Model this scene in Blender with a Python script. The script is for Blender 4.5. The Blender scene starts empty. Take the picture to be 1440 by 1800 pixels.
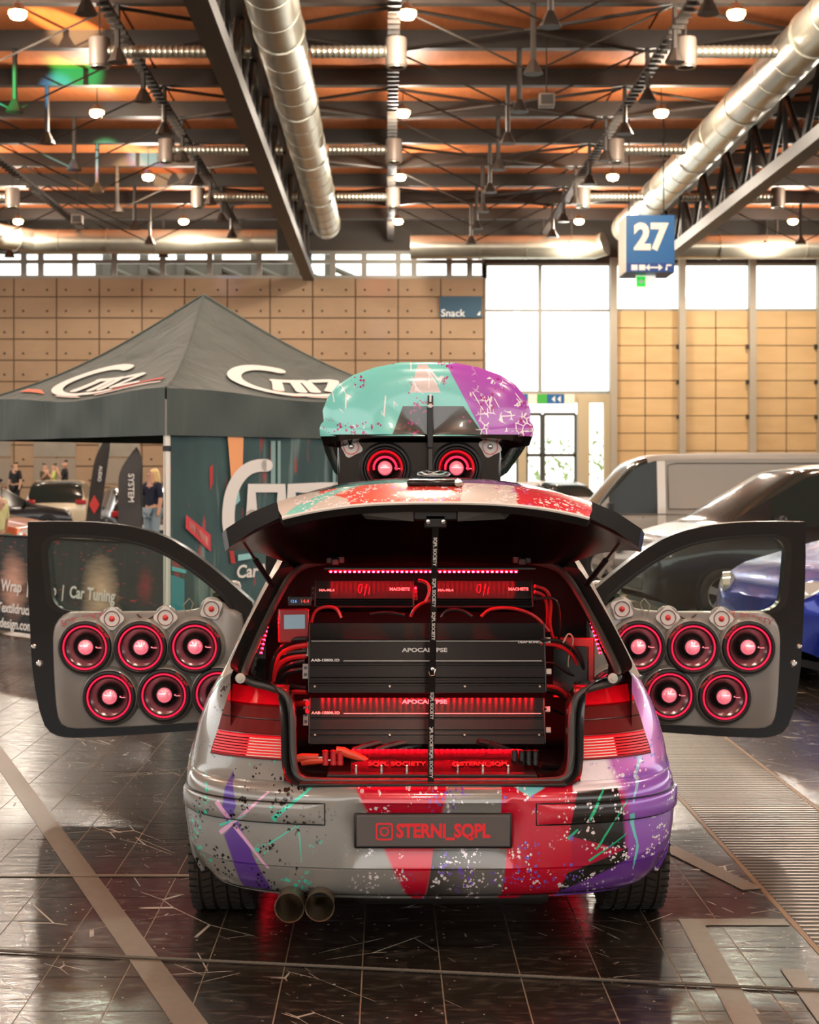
import bpy, bmesh, math, random
from mathutils import Vector, Matrix
random.seed(7)
sc = bpy.context.scene
col = sc.collection
PI = math.pi
# ------------------------------------------------------------------ camera
F, VX, HY, CH = 2767.0, 680.0, 835.0, 1.655        # focal length (px), vanishing point, horizon, camera height
cam = bpy.data.objects.new('camera', bpy.data.cameras.new('camera'))
col.objects.link(cam); sc.camera = cam
cam.location = (0, 0, CH); cam.rotation_euler = (PI/2, 0, 0)
cd = cam.data
cd.sensor_fit = 'VERTICAL'; cd.sensor_height = 36.0; cd.lens = F/1800*36
cd.shift_x = (720-VX)/1800; cd.shift_y = -(900-HY)/1800
cd.clip_start = .05; cd.clip_end = 400
cd.dof.use_dof = True; cd.dof.focus_distance = 5.6; cd.dof.aperture_fstop = 6.3
# ------------------------------------------------------------------ world, exposure
sc.view_settings.view_transform = 'Standard'; sc.view_settings.look = 'None'
sc.view_settings.gamma = 1; sc.view_settings.use_curve_mapping = False
sc.view_settings.exposure = 0.35
w = bpy.data.worlds.new('overcast_sky'); sc.world = w; w.use_nodes = True
bg = w.node_tree.nodes['Background']
bg.inputs[0].default_value = (1.0, .985, .95, 1); bg.inputs[1].default_value = 2.4
sc.cycles.max_bounces = 8; sc.cycles.diffuse_bounces = 3; sc.cycles.glossy_bounces = 4
sc.cycles.transparent_max_bounces = 12; sc.cycles.sample_clamp_indirect = 6; sc.cycles.caustics_reflective = False
sc.cycles.caustics_refractive = False; sc.cycles.use_denoising = True
LAMP_W, LAMP_C = 520.0, (1, .90, .77)
# ------------------------------------------------------------------ helpers
def P(px, py, D):                       # photo pixel at distance D (metres ahead of the camera)
    return Vector(((px-VX)/F*D, D, CH-(py-HY)/F*D))
def G(px, py):                          # photo pixel on the floor
    return P(px, py, F*CH/(py-HY))
def lin(c):
    return tuple((v/255/12.92 if v <= 10 else ((v/255+.055)/1.055)**2.4) for v in c)
MATS = {}
def mat(name, c=(128,128,128), rough=.5, metal=0, emit=0, var=0, scale=30, coat=0, trans=0, bump=0, spec=.5, aniso=0, emc=None, alpha=1, stretch=(1,1,1)):
    if name in MATS: return MATS[name]
    m = bpy.data.materials.new(name); m.use_nodes = True; MATS[name] = m
    nt = m.node_tree; b = nt.nodes['Principled BSDF']
    L = lin(c); b.inputs['Base Color'].default_value = (*L, 1); m.diffuse_color = (*L, 1)
    b.inputs['Roughness'].default_value = rough; b.inputs['Metallic'].default_value = metal
    b.inputs['Specular IOR Level'].default_value = spec
    if coat: b.inputs['Coat Weight'].default_value = coat; b.inputs['Coat Roughness'].default_value = .04
    if trans: b.inputs['Transmission Weight'].default_value = trans
    if aniso: b.inputs['Anisotropic'].default_value = aniso
    if emit: b.inputs['Emission Color'].default_value = (*lin(emc or c), 1); b.inputs['Emission Strength'].default_value = emit
    if alpha < 1: b.inputs['Alpha'].default_value = alpha
    if var or bump:
        tc = nt.nodes.new('ShaderNodeTexCoord'); mp = nt.nodes.new('ShaderNodeMapping'); mp.inputs['Scale'].default_value = stretch
        nz = nt.nodes.new('ShaderNodeTexNoise'); nz.inputs['Scale'].default_value = scale; nz.inputs['Detail'].default_value = 4
        nt.links.new(tc.outputs['Object'], mp.inputs[0]); nt.links.new(mp.outputs[0], nz.inputs['Vector'])
        if var:
            mx = nt.nodes.new('ShaderNodeMix'); mx.data_type = 'RGBA'
            mx.inputs[6].default_value = (*[v*(1-var) for v in L], 1); mx.inputs[7].default_value = (*[min(1, v*(1+var)) for v in L], 1)
            nt.links.new(nz.outputs['Fac'], mx.inputs[0]); nt.links.new(mx.outputs[2], b.inputs['Base Color'])
        if bump:
            bp = nt.nodes.new('ShaderNodeBump'); bp.inputs['Strength'].default_value = bump; bp.inputs['Distance'].default_value = .02
            nt.links.new(nz.outputs['Fac'], bp.inputs['Height']); nt.links.new(bp.outputs[0], b.inputs['Normal'])
    return m
def pane(name, tint=(225,235,228), refl=.12):      # thin glass: see-through with a mirror coat
    if name in MATS: return MATS[name]
    m = bpy.data.materials.new(name); m.use_nodes = True; MATS[name] = m
    nt = m.node_tree; nt.nodes.clear()
    o = nt.nodes.new('ShaderNodeOutputMaterial'); t = nt.nodes.new('ShaderNodeBsdfTransparent'); g = nt.nodes.new('ShaderNodeBsdfGlossy')
    x = nt.nodes.new('ShaderNodeMixShader'); fr = nt.nodes.new('ShaderNodeLayerWeight'); fr.inputs[0].default_value = .25
    ma = nt.nodes.new('ShaderNodeMath'); ma.operation = 'MULTIPLY_ADD'; ma.inputs[1].default_value = .4; ma.inputs[2].default_value = refl*.2
    t.inputs[0].default_value = (*lin(tint), 1); g.inputs['Roughness'].default_value = .02
    nt.links.new(fr.outputs['Fresnel'], ma.inputs[0]); nt.links.new(ma.outputs[0], x.inputs[0])
    nt.links.new(t.outputs[0], x.inputs[1]); nt.links.new(g.outputs[0], x.inputs[2]); nt.links.new(x.outputs[0], o.inputs[0])
    return m
class MB:
    """collects shapes; build() links them as one mesh object"""
    def __init__(s): s.v, s.f, s.m, s.cur = [], [], [], 0
    def mi(s, i): s.cur = i; return s
    def add(s, vs, fs):
        n = len(s.v); s.v += [tuple(p) for p in vs]; s.f += [tuple(i+n for i in f) for f in fs]; s.m += [s.cur]*len(fs); return s
    def box(s, c, d, M=None):
        vs = [Vector((sx*d[0]/2, sy*d[1]/2, sz*d[2]/2)) for sx in (-1,1) for sy in (-1,1) for sz in (-1,1)]
        if M: vs = [M @ p for p in vs]
        c = Vector(c)
        return s.add([p+c for p in vs], [(0,1,3,2),(4,6,7,5),(0,4,5,1),(2,3,7,6),(0,2,6,4),(1,5,7,3)])
    def grid(s, rows, closeu=False, flip=False):
        nr, nc = len(rows), len(rows[0]); fs = []
        for i in range(nr-1):
            for j in range(nc if closeu else nc-1):
                k = (j+1) % nc; q = (i*nc+j, i*nc+k, (i+1)*nc+k, (i+1)*nc+j)
                fs.append(q[::-1] if flip else q)
        return s.add([p for r in rows for p in r], fs)
    def tube(s, path, r, n=8, cap=True):
        path = [Vector(p) for p in path]; rows = []; up = Vector((0,0,1))
        for i, p in enumerate(path):
            t = (path[min(i+1, len(path)-1)]-path[max(i-1, 0)]).normalized()
            a = t.cross(up)
            if a.length < .05: a = t.cross(Vector((0,1,0)))
            a.normalize(); b = a.cross(t); rr = r[i] if isinstance(r, (list, tuple)) else r
            rows.append([p+a*rr*math.cos(2*PI*k/n)+b*rr*math.sin(2*PI*k/n) for k in range(n)])
        base = len(s.v); s.grid(rows, True)
        if cap:
            s.f += [tuple(base+k for k in range(n))[::-1], tuple(base+(len(rows)-1)*n+k for k in range(n))]; s.m += [s.cur]*2
        return s
    def lathe(s, prof, n, o=(0,0,0), ax='-y'):      # profile of (radius, height along axis)
        o = Vector(o); rows = []
        for r, h in prof:
            rr = []
            for k in range(n):
                a = 2*PI*k/n; x, y = r*math.cos(a), r*math.sin(a)
                rr.append(o+Vector({'-y': (x,-h,y), 'z': (x,y,h), 'x': (h,x,y)}[ax]))
            rows.append(rr)
        return s.grid(rows, True, flip=(ax == 'z' and False))
    def prism(s, poly, y0, y1):                      # polygon of (x, z), thick along y
        n = len(poly); vs = [(x, y0, z) for x, z in poly]+[(x, y1, z) for x, z in poly]
        return s.add(vs, [tuple(range(n)), tuple(range(n, 2*n))[::-1]]+[(i, i+n, (i+1) % n+n, (i+1) % n) for i in range(n)])
    def ring(s, a, b, y0, y1):                       # frame between two loops of (x, z)
        n = len(a); vs = [(x,y0,z) for x,z in a]+[(x,y0,z) for x,z in b]+[(x,y1,z) for x,z in a]+[(x,y1,z) for x,z in b]
        fs = []
        for i in range(n):
            k = (i+1) % n
            fs += [(i,k,n+k,n+i), (2*n+i,3*n+i,3*n+k,2*n+k), (i,2*n+i,2*n+k,k), (n+i,n+k,3*n+k,3*n+i)]
        return s.add(vs, fs)
    def xf(s, M): s.v = [tuple(M @ Vector(p)) for p in s.v]; return s
    def build(s, name, mats, parent=None, smooth=35, bevel=0, fixn=True):
        me = bpy.data.meshes.new(name); me.from_pydata(s.v, [], s.f)
        mats = mats if isinstance(mats, (list, tuple)) else [mats]
        for m in mats: me.materials.append(m)
        if len(mats) > 1: me.polygons.foreach_set('material_index', s.m)
        if fixn:
            bm = bmesh.new(); bm.from_mesh(me); bmesh.ops.recalc_face_normals(bm, faces=bm.faces); bm.to_mesh(me); bm.free()
        if smooth:
            me.polygons.foreach_set('use_smooth', [True]*len(me.polygons)); me.set_sharp_from_angle(angle=math.radians(smooth))
        me.update()
        o = bpy.data.objects.new(name, me); col.objects.link(o); o.parent = parent
        if bevel:
            b = o.modifiers.new('bevel', 'BEVEL'); b.width = bevel; b.segments = 2; b.limit_method = 'ANGLE'
        return o
def tag(o, label=None, cat=None, group=None, kind=None):
    for k, v in (('label', label), ('category', cat), ('group', group), ('kind', kind)):
        if v: o[k] = v
    return o
def thing(name, label, cat, loc=(0,0,0), rz=0, group=None):
    o = bpy.data.objects.new(name, None); col.objects.link(o); o.location = loc; o.rotation_euler = (0,0,rz); o.empty_display_size = .1
    return tag(o, label, cat, group)
def inst(src, parent, loc=None, name=None, rot=None):
    o = src.copy(); col.objects.link(o); o.parent = parent
    if name: o.name = name
    if loc is not None: o.location = loc
    if rot is not None: o.rotation_euler = rot
    return o
def lerp(a, b, t): return a+(b-a)*t
def interp(tab, x):
    if x <= tab[0][0]: return tab[0][1]
    for (a, va), (b, vb) in zip(tab, tab[1:]):
        if x <= b: return lerp(va, vb, (x-a)/(b-a))
    return tab[-1][1]
def resample(pts, n, closed=True):
    pts = [Vector(p) for p in pts]; q = pts+[pts[0]] if closed else pts
    L = [0]
    for a, b in zip(q, q[1:]): L.append(L[-1]+(b-a).length)
    out = []
    for k in range(n):
        d = L[-1]*k/(n if closed else n-1); i = 0
        while i < len(q)-2 and L[i+1] < d: i += 1
        t = (d-L[i])/max(1e-9, L[i+1]-L[i]); out.append(q[i].lerp(q[i+1], min(1, t)))
    return out
def smoothp(pts, it=2, closed=False):                # corner cutting
    pts = [Vector(p) for p in pts]
    for _ in range(it):
        q = []; n = len(pts)
        if not closed: q.append(pts[0])
        for i in range(n if closed else n-1):
            a, b = pts[i], pts[(i+1) % n]; q += [a.lerp(b, .25), a.lerp(b, .75)]
        if not closed: q.append(pts[-1])
        pts = q
    return pts
def text(body, size, loc, xd, yd, m, parent=None, name='lettering', align='CENTER', bold=0, sx=1, shear=0, ext=.0005, fit=0):
    cu = bpy.data.curves.new('t', 'FONT'); cu.body = body; cu.size = size; cu.align_x = align; cu.align_y = 'CENTER'
    cu.offset = bold; cu.extrude = ext; cu.shear = shear; cu.resolution_u = 3
    t = bpy.data.objects.new('t', cu); col.objects.link(t)
    me = bpy.data.meshes.new_from_object(t.evaluated_get(bpy.context.evaluated_depsgraph_get()) if False else t)
    bpy.data.objects.remove(t)
    if fit:
        xs_ = [v.co.x for v in me.vertices]; sx = fit/(max(xs_)-min(xs_))
    xd, yd = Vector(xd).normalized(), Vector(yd).normalized(); zd = xd.cross(yd)
    M = Matrix((( xd[0]*sx, yd[0], zd[0], loc[0]), (xd[1]*sx, yd[1], zd[1], loc[1]), (xd[2]*sx, yd[2], zd[2], loc[2]), (0,0,0,1)))
    me.transform(M); me.name = name; me.materials.clear(); me.materials.append(m)
    o = bpy.data.objects.new(name, me); col.objects.link(o); o.parent = parent
    return o
def stroke(pts, w, n=6):                             # 2D thick line with round ends -> verts, faces
    pts = [Vector(p) for p in pts]; L, R = [], []
    for i, p in enumerate(pts):
        t = (pts[min(i+1, len(pts)-1)]-pts[max(i-1, 0)]).normalized(); nn = Vector((-t[1], t[0]))
        ww = w[i] if isinstance(w, (list, tuple)) else w
        L.append(p+nn*ww/2); R.append(p-nn*ww/2)
    vs, fs = [], []
    for a, b in zip(L, R): vs += [a, b]
    fs = [(2*i, 2*i+1, 2*i+3, 2*i+2) for i in range(len(pts)-1)]
    for e, nb in ((0, 1), (len(pts)-1, -1)):
        ww = (w[e] if isinstance(w, (list, tuple)) else w)/2; b0 = len(vs); c = pts[e]
        vs += [c+Vector((ww*math.cos(2*PI*k/12), ww*math.sin(2*PI*k/12))) for k in range(12)]; fs.append(tuple(range(b0, b0+12)))
    return vs, fs
class NT:                                            # small node-graph writer
    def __init__(s, name, obj=None):
        s.m = bpy.data.materials.new(name); s.m.use_nodes = True; s.nt = s.m.node_tree; s.b = s.nt.nodes['Principled BSDF']; MATS[name] = s.m
        if obj == 'world':
            g = s.nt.nodes.new('ShaderNodeNewGeometry'); s.co = g.outputs['Position']
        else:
            t = s.nt.nodes.new('ShaderNodeTexCoord'); t.object = obj; s.co = t.outputs['Object']
        x = s.nt.nodes.new('ShaderNodeSeparateXYZ'); s.nt.links.new(s.co, x.inputs[0]); s.x, s.y, s.z = x.outputs
    def put(s, sock, v):
        if hasattr(v, 'is_output'): s.nt.links.new(v, sock)
        elif isinstance(v, tuple) and len(v) == 3 and sock.type == 'RGBA': sock.default_value = (*v, 1)
        else: sock.default_value = v
    def M(s, op, a, b=0, c=0, clamp=False):
        n = s.nt.nodes.new('ShaderNodeMath'); n.operation = op; n.use_clamp = clamp
        for i, v in enumerate((a, b, c)): s.put(n.inputs[i], v)
        return n.outputs[0]
    def vec(s, x, y, z):
        n = s.nt.nodes.new('ShaderNodeCombineXYZ')
        for i, v in enumerate((x, y, z)): s.put(n.inputs[i], v)
        return n.outputs[0]
    def noise(s, v, scale, detail=3, dist=0):
        n = s.nt.nodes.new('ShaderNodeTexNoise'); n.inputs['Scale'].default_value = scale; n.inputs['Detail'].default_value = detail
        n.inputs['Distortion'].default_value = dist; s.put(n.inputs['Vector'], v); return n.outputs['Fac']
    def voro(s, v, scale, feature='F1', rnd=1):
        n = s.nt.nodes.new('ShaderNodeTexVoronoi'); n.feature = feature; n.inputs['Scale'].default_value = scale; n.inputs['Randomness'].default_value = rnd
        s.put(n.inputs['Vector'], v); return n.outputs
    def mix(s, f, a, b):
        n = s.nt.nodes.new('ShaderNodeMix'); n.data_type = 'RGBA'; s.put(n.inputs[0], f); s.put(n.inputs[6], a); s.put(n.inputs[7], b); return n.outputs[2]
    def step(s, x, lo, hi):                          # 0 below lo, 1 above hi
        n = s.nt.nodes.new('ShaderNodeMapRange'); n.inputs[1].default_value = lo; n.inputs[2].default_value = hi; s.put(n.inputs[0], x); return n.outputs[0]
    def poly(s, x, z, pts, soft=.003):
        A = sum(p[0]*q[1]-q[0]*p[1] for p, q in zip(pts, pts[1:]+pts[:1])); r = None
        for p, q in zip(pts, pts[1:]+pts[:1]):
            ex, ez = q[0]-p[0], q[1]-p[1]; l = math.hypot(ex, ez)
            nx, nz = (-ez/l, ex/l) if A > 0 else (ez/l, -ex/l)
            d = s.M('MULTIPLY_ADD', x, nx/soft, s.M('MULTIPLY_ADD', z, nz/soft, .5-(nx*p[0]+nz*p[1])/soft))
            r = d if r is None else s.M('MINIMUM', r, d)
        return s.M('MULTIPLY', r, 1, clamp=True)
    def splat(s, x, z, scale, thr, nscale, nthr, off=0):
        v = s.vec(s.M('ADD', x, off), 0, z); vo = s.voro(v, scale)
        sep = s.nt.nodes.new('ShaderNodeSeparateColor'); s.put(sep.inputs[0], vo['Color'])
        d = s.M('LESS_THAN', vo['Distance'], s.M('MULTIPLY', s.M('POWER', sep.outputs[0], 3), thr))
        return s.M('MULTIPLY', d, s.step(s.noise(v, nscale, 2), nthr, nthr+.04))
    def out(s, colr, rough=None, bump=None, **k):
        s.put(s.b.inputs['Base Color'], colr)
        if rough is not None: s.put(s.b.inputs['Roughness'], rough)
        if bump is not None:
            bp = s.nt.nodes.new('ShaderNodeBump'); bp.inputs['Strength'].default_value = bump[1]; bp.inputs['Distance'].default_value = bump[2]
            s.put(bp.inputs['Height'], bump[0]); s.put(s.b.inputs['Normal'], bp.outputs[0])
        for n, v in k.items(): s.put(s.b.inputs[n.replace('_', ' ')], v)
        return s.m
# ------------------------------------------------------------------ shared materials
steel = mat('galvanised_duct', (176,172,156), .32, .85, var=.15, scale=3)
dksteel = mat('painted_steel', (54,48,42), .5, .3, var=.1, scale=4)
black = mat('satin_black', (16,15,15), .35)
glossblack = mat('gloss_black', (12,11,11), .16, coat=.15, spec=.35)
rubber = mat('rubber', (26,25,24), .7, var=.2, scale=60)
chrome = mat('chrome', (225,222,216), .12, 1)
white = mat('white_print', (240,238,232), .6)
ledred = mat('red_led', (255,30,50), .4, emit=110, emc=(255,10,30)); ledhot = mat('red_led_hidden', (255,30,50), .4, emit=520, emc=(255,8,26)); ledtop = mat('red_led_top', (255,30,50), .4, emit=260, emc=(255,8,26))
# ------------------------------------------------------------------ floor
BACK = 64.0
n = NT('floor_tile', 'world')
cell = n.nt.nodes.new('ShaderNodeTexWhiteNoise'); cell.noise_dimensions = '2D'
n.put(cell.inputs['Vector'], n.vec(n.M('FLOOR', n.M('DIVIDE', n.M('SUBTRACT', n.x, 1.49), .262)), n.M('FLOOR', n.M('DIVIDE', n.M('SUBTRACT', n.y, 6.495), .327)), 0))
big = n.noise(n.co, .9, 4); fine = n.noise(n.vec(n.x, n.M('MULTIPLY', n.y, 2.5), 0), 14, 6, .4)
c = n.mix(big, lin((22,19,17)), lin((44,37,31)))
c = n.mix(n.M('MULTIPLY', cell.outputs['Value'], .45), c, lin((52,45,38)))
c = n.mix(n.M('MULTIPLY', n.step(fine, .52, .78), .55), c, lin((110,98,84)))
def scratches(rot, sc_, thr, off):
    cs, sn = math.cos(rot), math.sin(rot)
    u = n.M('ADD', n.M('MULTIPLY', n.x, cs), n.M('MULTIPLY', n.y, sn)); v = n.M('SUBTRACT', n.M('MULTIPLY', n.y, cs), n.M('MULTIPLY', n.x, sn))
    vv = n.vec(n.M('MULTIPLY_ADD', u, .22, off), n.M('MULTIPLY', v, 1), 0)
    e = n.voro(vv, sc_, 'DISTANCE_TO_EDGE')['Distance']
    return n.M('MULTIPLY', n.M('LESS_THAN', e, thr), n.step(n.noise(n.vec(u, v, off), 2.6, 4), .58, .62))
s1 = scratches(.5, 4.2, .006, 0); s2 = scratches(-1.0, 3.5, .005, 7); s3 = scratches(2.2, 6, .006, 13)
sp = n.voro(n.vec(n.x, n.M('MULTIPLY', n.y, .8), 0), 26); spn = n.M('MULTIPLY', n.M('LESS_THAN', sp['Distance'], .11), n.step(n.noise(n.co, 3.2, 4), .50, .58))
mk = n.M('MAXIMUM', n.M('MAXIMUM', s1, s2), n.M('MAXIMUM', s3, spn))
c = n.mix(n.M('MULTIPLY', mk, .6), c, lin((205,196,180)))
rg = n.M('ADD', n.M('MULTIPLY_ADD', fine, .22, .12), n.M('MULTIPLY', mk, .3))
tilem = n.out(c, rg, bump=(n.noise(n.vec(n.x, n.M('MULTIPLY', n.y, 3), 0), 7, 3), .12, .02), Specular_IOR_Level=.6)
groutm = mat('grout', (150,135,114), .7, var=.3, scale=40)
n = NT('far_floor', 'world')
br = n.nt.nodes.new('ShaderNodeTexBrick'); br.offset = 0; n.put(br.inputs['Vector'], n.co)
br.inputs['Scale'].default_value = 1; br.inputs['Brick Width'].default_value = .262; br.inputs['Row Height'].default_value = .327; br.inputs['Mortar Size'].default_value = .004
for i, v in enumerate(((40,35,30), (54,46,39), (130,115,96))): br.inputs[i+1].default_value = (*lin(v), 1)
farm = n.out(br.outputs['Color'], n.M('MULTIPLY_ADD', n.noise(n.co, 3, 4), .3, .12))
FAR = 6.495+47*.327+.0025
b = MB().box((3, (FAR+BACK+3)/2, -.15), (72, BACK+3-FAR, .3)).box((3, (FAR-26)/2, -.1525), (72, FAR+26, .3))
b.m = [0]*6+[1]*6
floor = tag(b.build('floor', [farm, groutm], smooth=0), kind='structure')
TX, TY, GX0, GX1 = .262, .327, 1.49, 2.15
me_tile = None; cand = []
for i in range(-42, 42):
    for j in range(-14, 49):
        x0 = GX0+i*TX if i < 0 else GX1+i*TX
        y0 = 6.495+(j-6)*TY; cx, cy = x0+TX/2, y0+TY/2
        if cy > FAR or cy < .6: continue
        vis = cy > 4.5 and -680/F*cy-.2 < cx < 760/F*cy+.2
        cand.append((0 if vis else 1, cy, cx))
cand.sort()
tb = MB().box((0,0,-.006), (TX-.0048, TY-.0048, .012)); tsrc = None; rest = MB()
for k, (nv, cy, cx) in enumerate(cand):
    if k < 290:
        if tsrc is None: tsrc = tb.build('tile', tilem, floor, smooth=0); tsrc.location = (cx, cy, 0)
        else: inst(tsrc, floor, (cx, cy, 0))
    else: rest.box((cx, cy, -.006), (TX-.0048, TY-.0048, .012))
tag(rest.build('tile_field', tilem, floor, smooth=0, fixn=False), kind='stuff')
# drain grating
slatm = mat('grating_slat', (132,120,104), .3, .7, var=.25, scale=9)
angle = mat('grating_edge', (128,104,76), .5, .5, var=.3, scale=20)
gr = thing('floor_grating', 'long steel slatted drain grating in the floor right of the painted car', 'grating', ((GX0+GX1)/2, 4.3, 0))
wd = GX1-GX0
for sx in (-1, 1): MB().box((sx*(wd/2-.012), 8.8, -.004), (.022, 17.7, .010)).build('edge_rail', angle, gr, smooth=0)
MB().box((0, 8.8, -.0015), (wd-.05, 17.7, .002)).build('channel', mat('drain_dark', (22,19,17), .5), gr, smooth=0)
sl = MB().box((0,0,-.003), (wd-.05, .021, .009)); ssrc = None; rest = MB()
for k in range(350):
    y = .03+k*.05
    if k < 150:
        if ssrc is None: ssrc = sl.build('slat', slatm, gr, smooth=0, bevel=0); ssrc.location = (0, y, 0)
        else: inst(ssrc, gr, (0, y, 0))
    else: rest.box((0, y, -.003), (wd-.05, .021, .009))
tag(rest.build('slat_field', slatm, gr, smooth=0, fixn=False), kind='stuff')
# tape markings
tapem = mat('floor_tape', (104,94,80), .4, var=.25, scale=25)
TZ = [.0016]
def tape(label, a, b_, wdt):
    TZ[0] += .0005; tz = TZ[0]
    a, b_ = Vector((a[0], a[1], 0)), Vector((b_[0], b_[1], 0)); d = (b_-a).normalized(); nn = Vector((-d.y, d.x, 0))*wdt/2; L = (b_-a).length
    rows = [[a+d*L*i/20+nn+Vector((0,0,tz)), a+d*L*i/20-nn+Vector((0,0,tz))] for i in range(21)]
    lo = [[p-Vector((0,0,tz-.0002)) for p in r] for r in rows]
    m = MB().grid(rows).grid(lo)
    tag(m.build('tape_strip', tapem, smooth=0), label, 'tape')
a, b_ = G(-30, 1290), G(345, 1815); tape('wide worn tape stripe running diagonally over the tiles at lower left', a, b_, .10)
a, b_ = G(1215, 1620), G(1330, 1830); tape('worn tape strip leading to the lower right edge of the picture', a, b_, .085)
y_ = G(1200, 1622).y; tape('short tape strip running across from the strip corner to the grating', (G(1196,1622).x, y_), (GX0-.01, y_), .085)
y_ = G(0, 1540).y; tape('thin pale tape line crossing the tiles behind the left rear wheel', (-2.6, y_), (-.75, y_), .04)
a, b_ = G(1390, 1705), G(1460, 1800); tape('small loose tape piece by the lower right picture corner', a, b_, .07)
a, b_ = G(1172, 1490), G(1320, 1565); tape('faint tape strip between the right rear wheel and the grating', a, (GX0-.03, b_.y), .09)
# rope on the floor
a, b_ = G(-260, 1662), G(1700, 1757); rp = MB(); N = 500
for st in range(3):
    pts = []
    for i in range(N+1):
        t = i/N; an = t*2*PI*120+st*2*PI/3; p = a.lerp(b_, t); pts.append((p.x, p.y+.0028*math.cos(an), .0072+.0028*math.sin(an)))
    rp.tube(pts, .0036, 5)
tag(rp.build('rope', mat('rope_grey', (92,86,76), .8, var=.3, scale=200)), 'thin grey twisted rope stretched along the floor in front of the car', 'rope')
# ------------------------------------------------------------------ hall: ceiling
CZ = 12.1
n = NT('timber_ceiling', 'world')
pl = n.noise(n.vec(n.M('MULTIPLY', n.x, 1.2), n.M('MULTIPLY', n.y, .2), 0), 6, 5)
c = n.mix(pl, lin((184,98,52)), lin((220,134,78)))
ceilm = n.out(c, .6)
ceil = tag(MB().box((3, (BACK-26)/2, CZ+.1), (72, BACK+26, .2)).build('ceiling', mat('ceiling_deck', (120,80,54), .7), smooth=0), kind='structure')
# timber panels between beams (each its own board panel) and the beams
H0 = 10.0; beams = [33.3+3.5*k for k in range(-16, 10)]
bm_ = MB().box((0,0,0), (72, .26, .5)); bsrc = None
for D in beams:
    if D > BACK-.5: continue
    if bsrc is None: bsrc = bm_.build('beam', dksteel, ceil, smooth=0); bsrc.location = (3, D, CH+H0+.2)
    else: inst(bsrc, ceil, (3, D, CH+H0+.2))
psrc = None
for D in beams:
    for k in range(-5, 7):
        x = 3.1+6*k
        if psrc is None: psrc = MB().box((0,0,0), (5.94, 3.44, .06)).build('ceiling_panel', ceilm, ceil, smooth=0); psrc.location = (x, D+1.75, CZ-.04)
        elif D+3.4 < BACK: inst(psrc, ceil, (x, D+1.75, CZ-.04))
# under-slung posts and V tie rods below the beams
HB = CH+8.5
pb = MB().tube([(0,0,0), (0,0,1.5)], .06, 6).lathe([(.0,0),(.22,0),(.2,.05),(.07,.3)], 8, (0,0,-.02), 'z'); ps = None
rb = MB().tube([(-3,0,1.45), (0,0,.02), (3,0,1.45)], .025, 5); rs = None
for D in beams:
    if D < 26 or D > BACK-1: continue
    for X in (-14.7, -8.7, 3.1, 15.2):
        if ps is None: ps = pb.build('post', dksteel, ceil); ps.location = (X, D, HB); rs = rb.build('tie_rod', dksteel, ceil); rs.location = (X, D, HB)
        else: inst(ps, ceil, (X, D, HB)); inst(rs, ceil, (X, D, HB))
    for X in (-5.7, 6.1):
        inst(ps, ceil, (X, D+.02, HB+.25))
for k, D in enumerate(beams):
    if D < 26 or D > 56 or k % 2: continue
    for x0 in (.1, 6.1, -5.8):
        MB().tube([(x0, D, HB+1.4), (x0+5.9, D+3.5, HB+1.4)], .045, 5).build('brace', dksteel, ceil)
        MB().tube([(x0+5.9, D, HB+1.4), (x0, D+3.5, HB+1.4)], .045, 5).build('brace', dksteel, ceil)
# secondary girders carrying cable trays
for X in (-11.7, -5.7, .15, 6.15, 12.2):
    m = MB().box((X, 43, CH+9.55), (.16, 40, .10))
    for i in range(100): m.box((X, 23.2+i*.4, CH+9.45), (.26, .05, .08))
    m.build('cable_tray', dksteel, ceil, smooth=0)
# trusses
def truss(X, sgn):
    z0, z1 = CH+8.0, CH+9.85
    MB().box((X, 41, z0), (.42, 45, .34)).build('truss_chord', dksteel, ceil, smooth=0)
    MB().box((X, 41, z1), (.34, 45, .3)).build('truss_chord', dksteel, ceil, smooth=0)
    D = 19.5
    while D < 62:
        for a, c_ in ((D, D+1.75), (D+3.5, D+1.75)):
            MB().tube([(X, a, z1-.05), (X, c_, z0+.05)], .10, 6).build('truss_diagonal', dksteel, ceil)
        MB().box((X, D, (z0+z1)/2), (.12, .12, z1-z0)).build('truss_post', dksteel, ceil, smooth=0)
        D += 3.5
truss(-3.15, 1); truss(10.25, -1)
# ------------------------------------------------------------------ ducts
def duct(pts, r, label, grp='ventilation ducts', seg=1.55, parts=()):
    t = thing('ventilation_duct', label, 'duct', (0,0,0), 0, grp)
    pts = [Vector(p) for p in pts]; MB().tube(pts, r, 24).build('duct_pipe', steel, t)
    src = None; i = 0
    for a, b_ in zip(pts, pts[1:]):
        d = (b_-a); L = d.length; k = int(L/seg)
        for q in range(k):
            p = a+d*((q+.5)/k); q_ = d.to_track_quat('Z', 'Y').to_euler()
            rr = .035 if q % 4 == 1 else .014
            bands.append((p, q_, r, rr, t))
    return t
bands = []
duct([(-2.25, 18, CH+9.3), (-2.25, 58.6, CH+9.3)], .52, 'large silver round duct running into the depth beside the left truss')
duct([(9.0, 18, CH+9.3), (9.0, 59.4, CH+9.3)], .52, 'large silver round duct running into the depth above the blue number sign')
duct([(-14.6, 38, CH+8.95), (-14.6, 58.8, CH+8.95), (-13.4, 60.0, CH+8.9), (-4.2, 60, CH+8.9)], .46, 'silver duct along the far end above the concrete wall')
duct([(.9, 60.4, CH+8.75), (8.0, 60.4, CH+8.75), (8.35, 60.2, CH+8.85)], .46, 'silver duct along the far end right of the cable tray')
duct([(10.3, 60.4, CH+8.75), (30, 60.4, CH+8.75)], .46, 'silver duct along the far end at right behind the truss')
bs = {}
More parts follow.
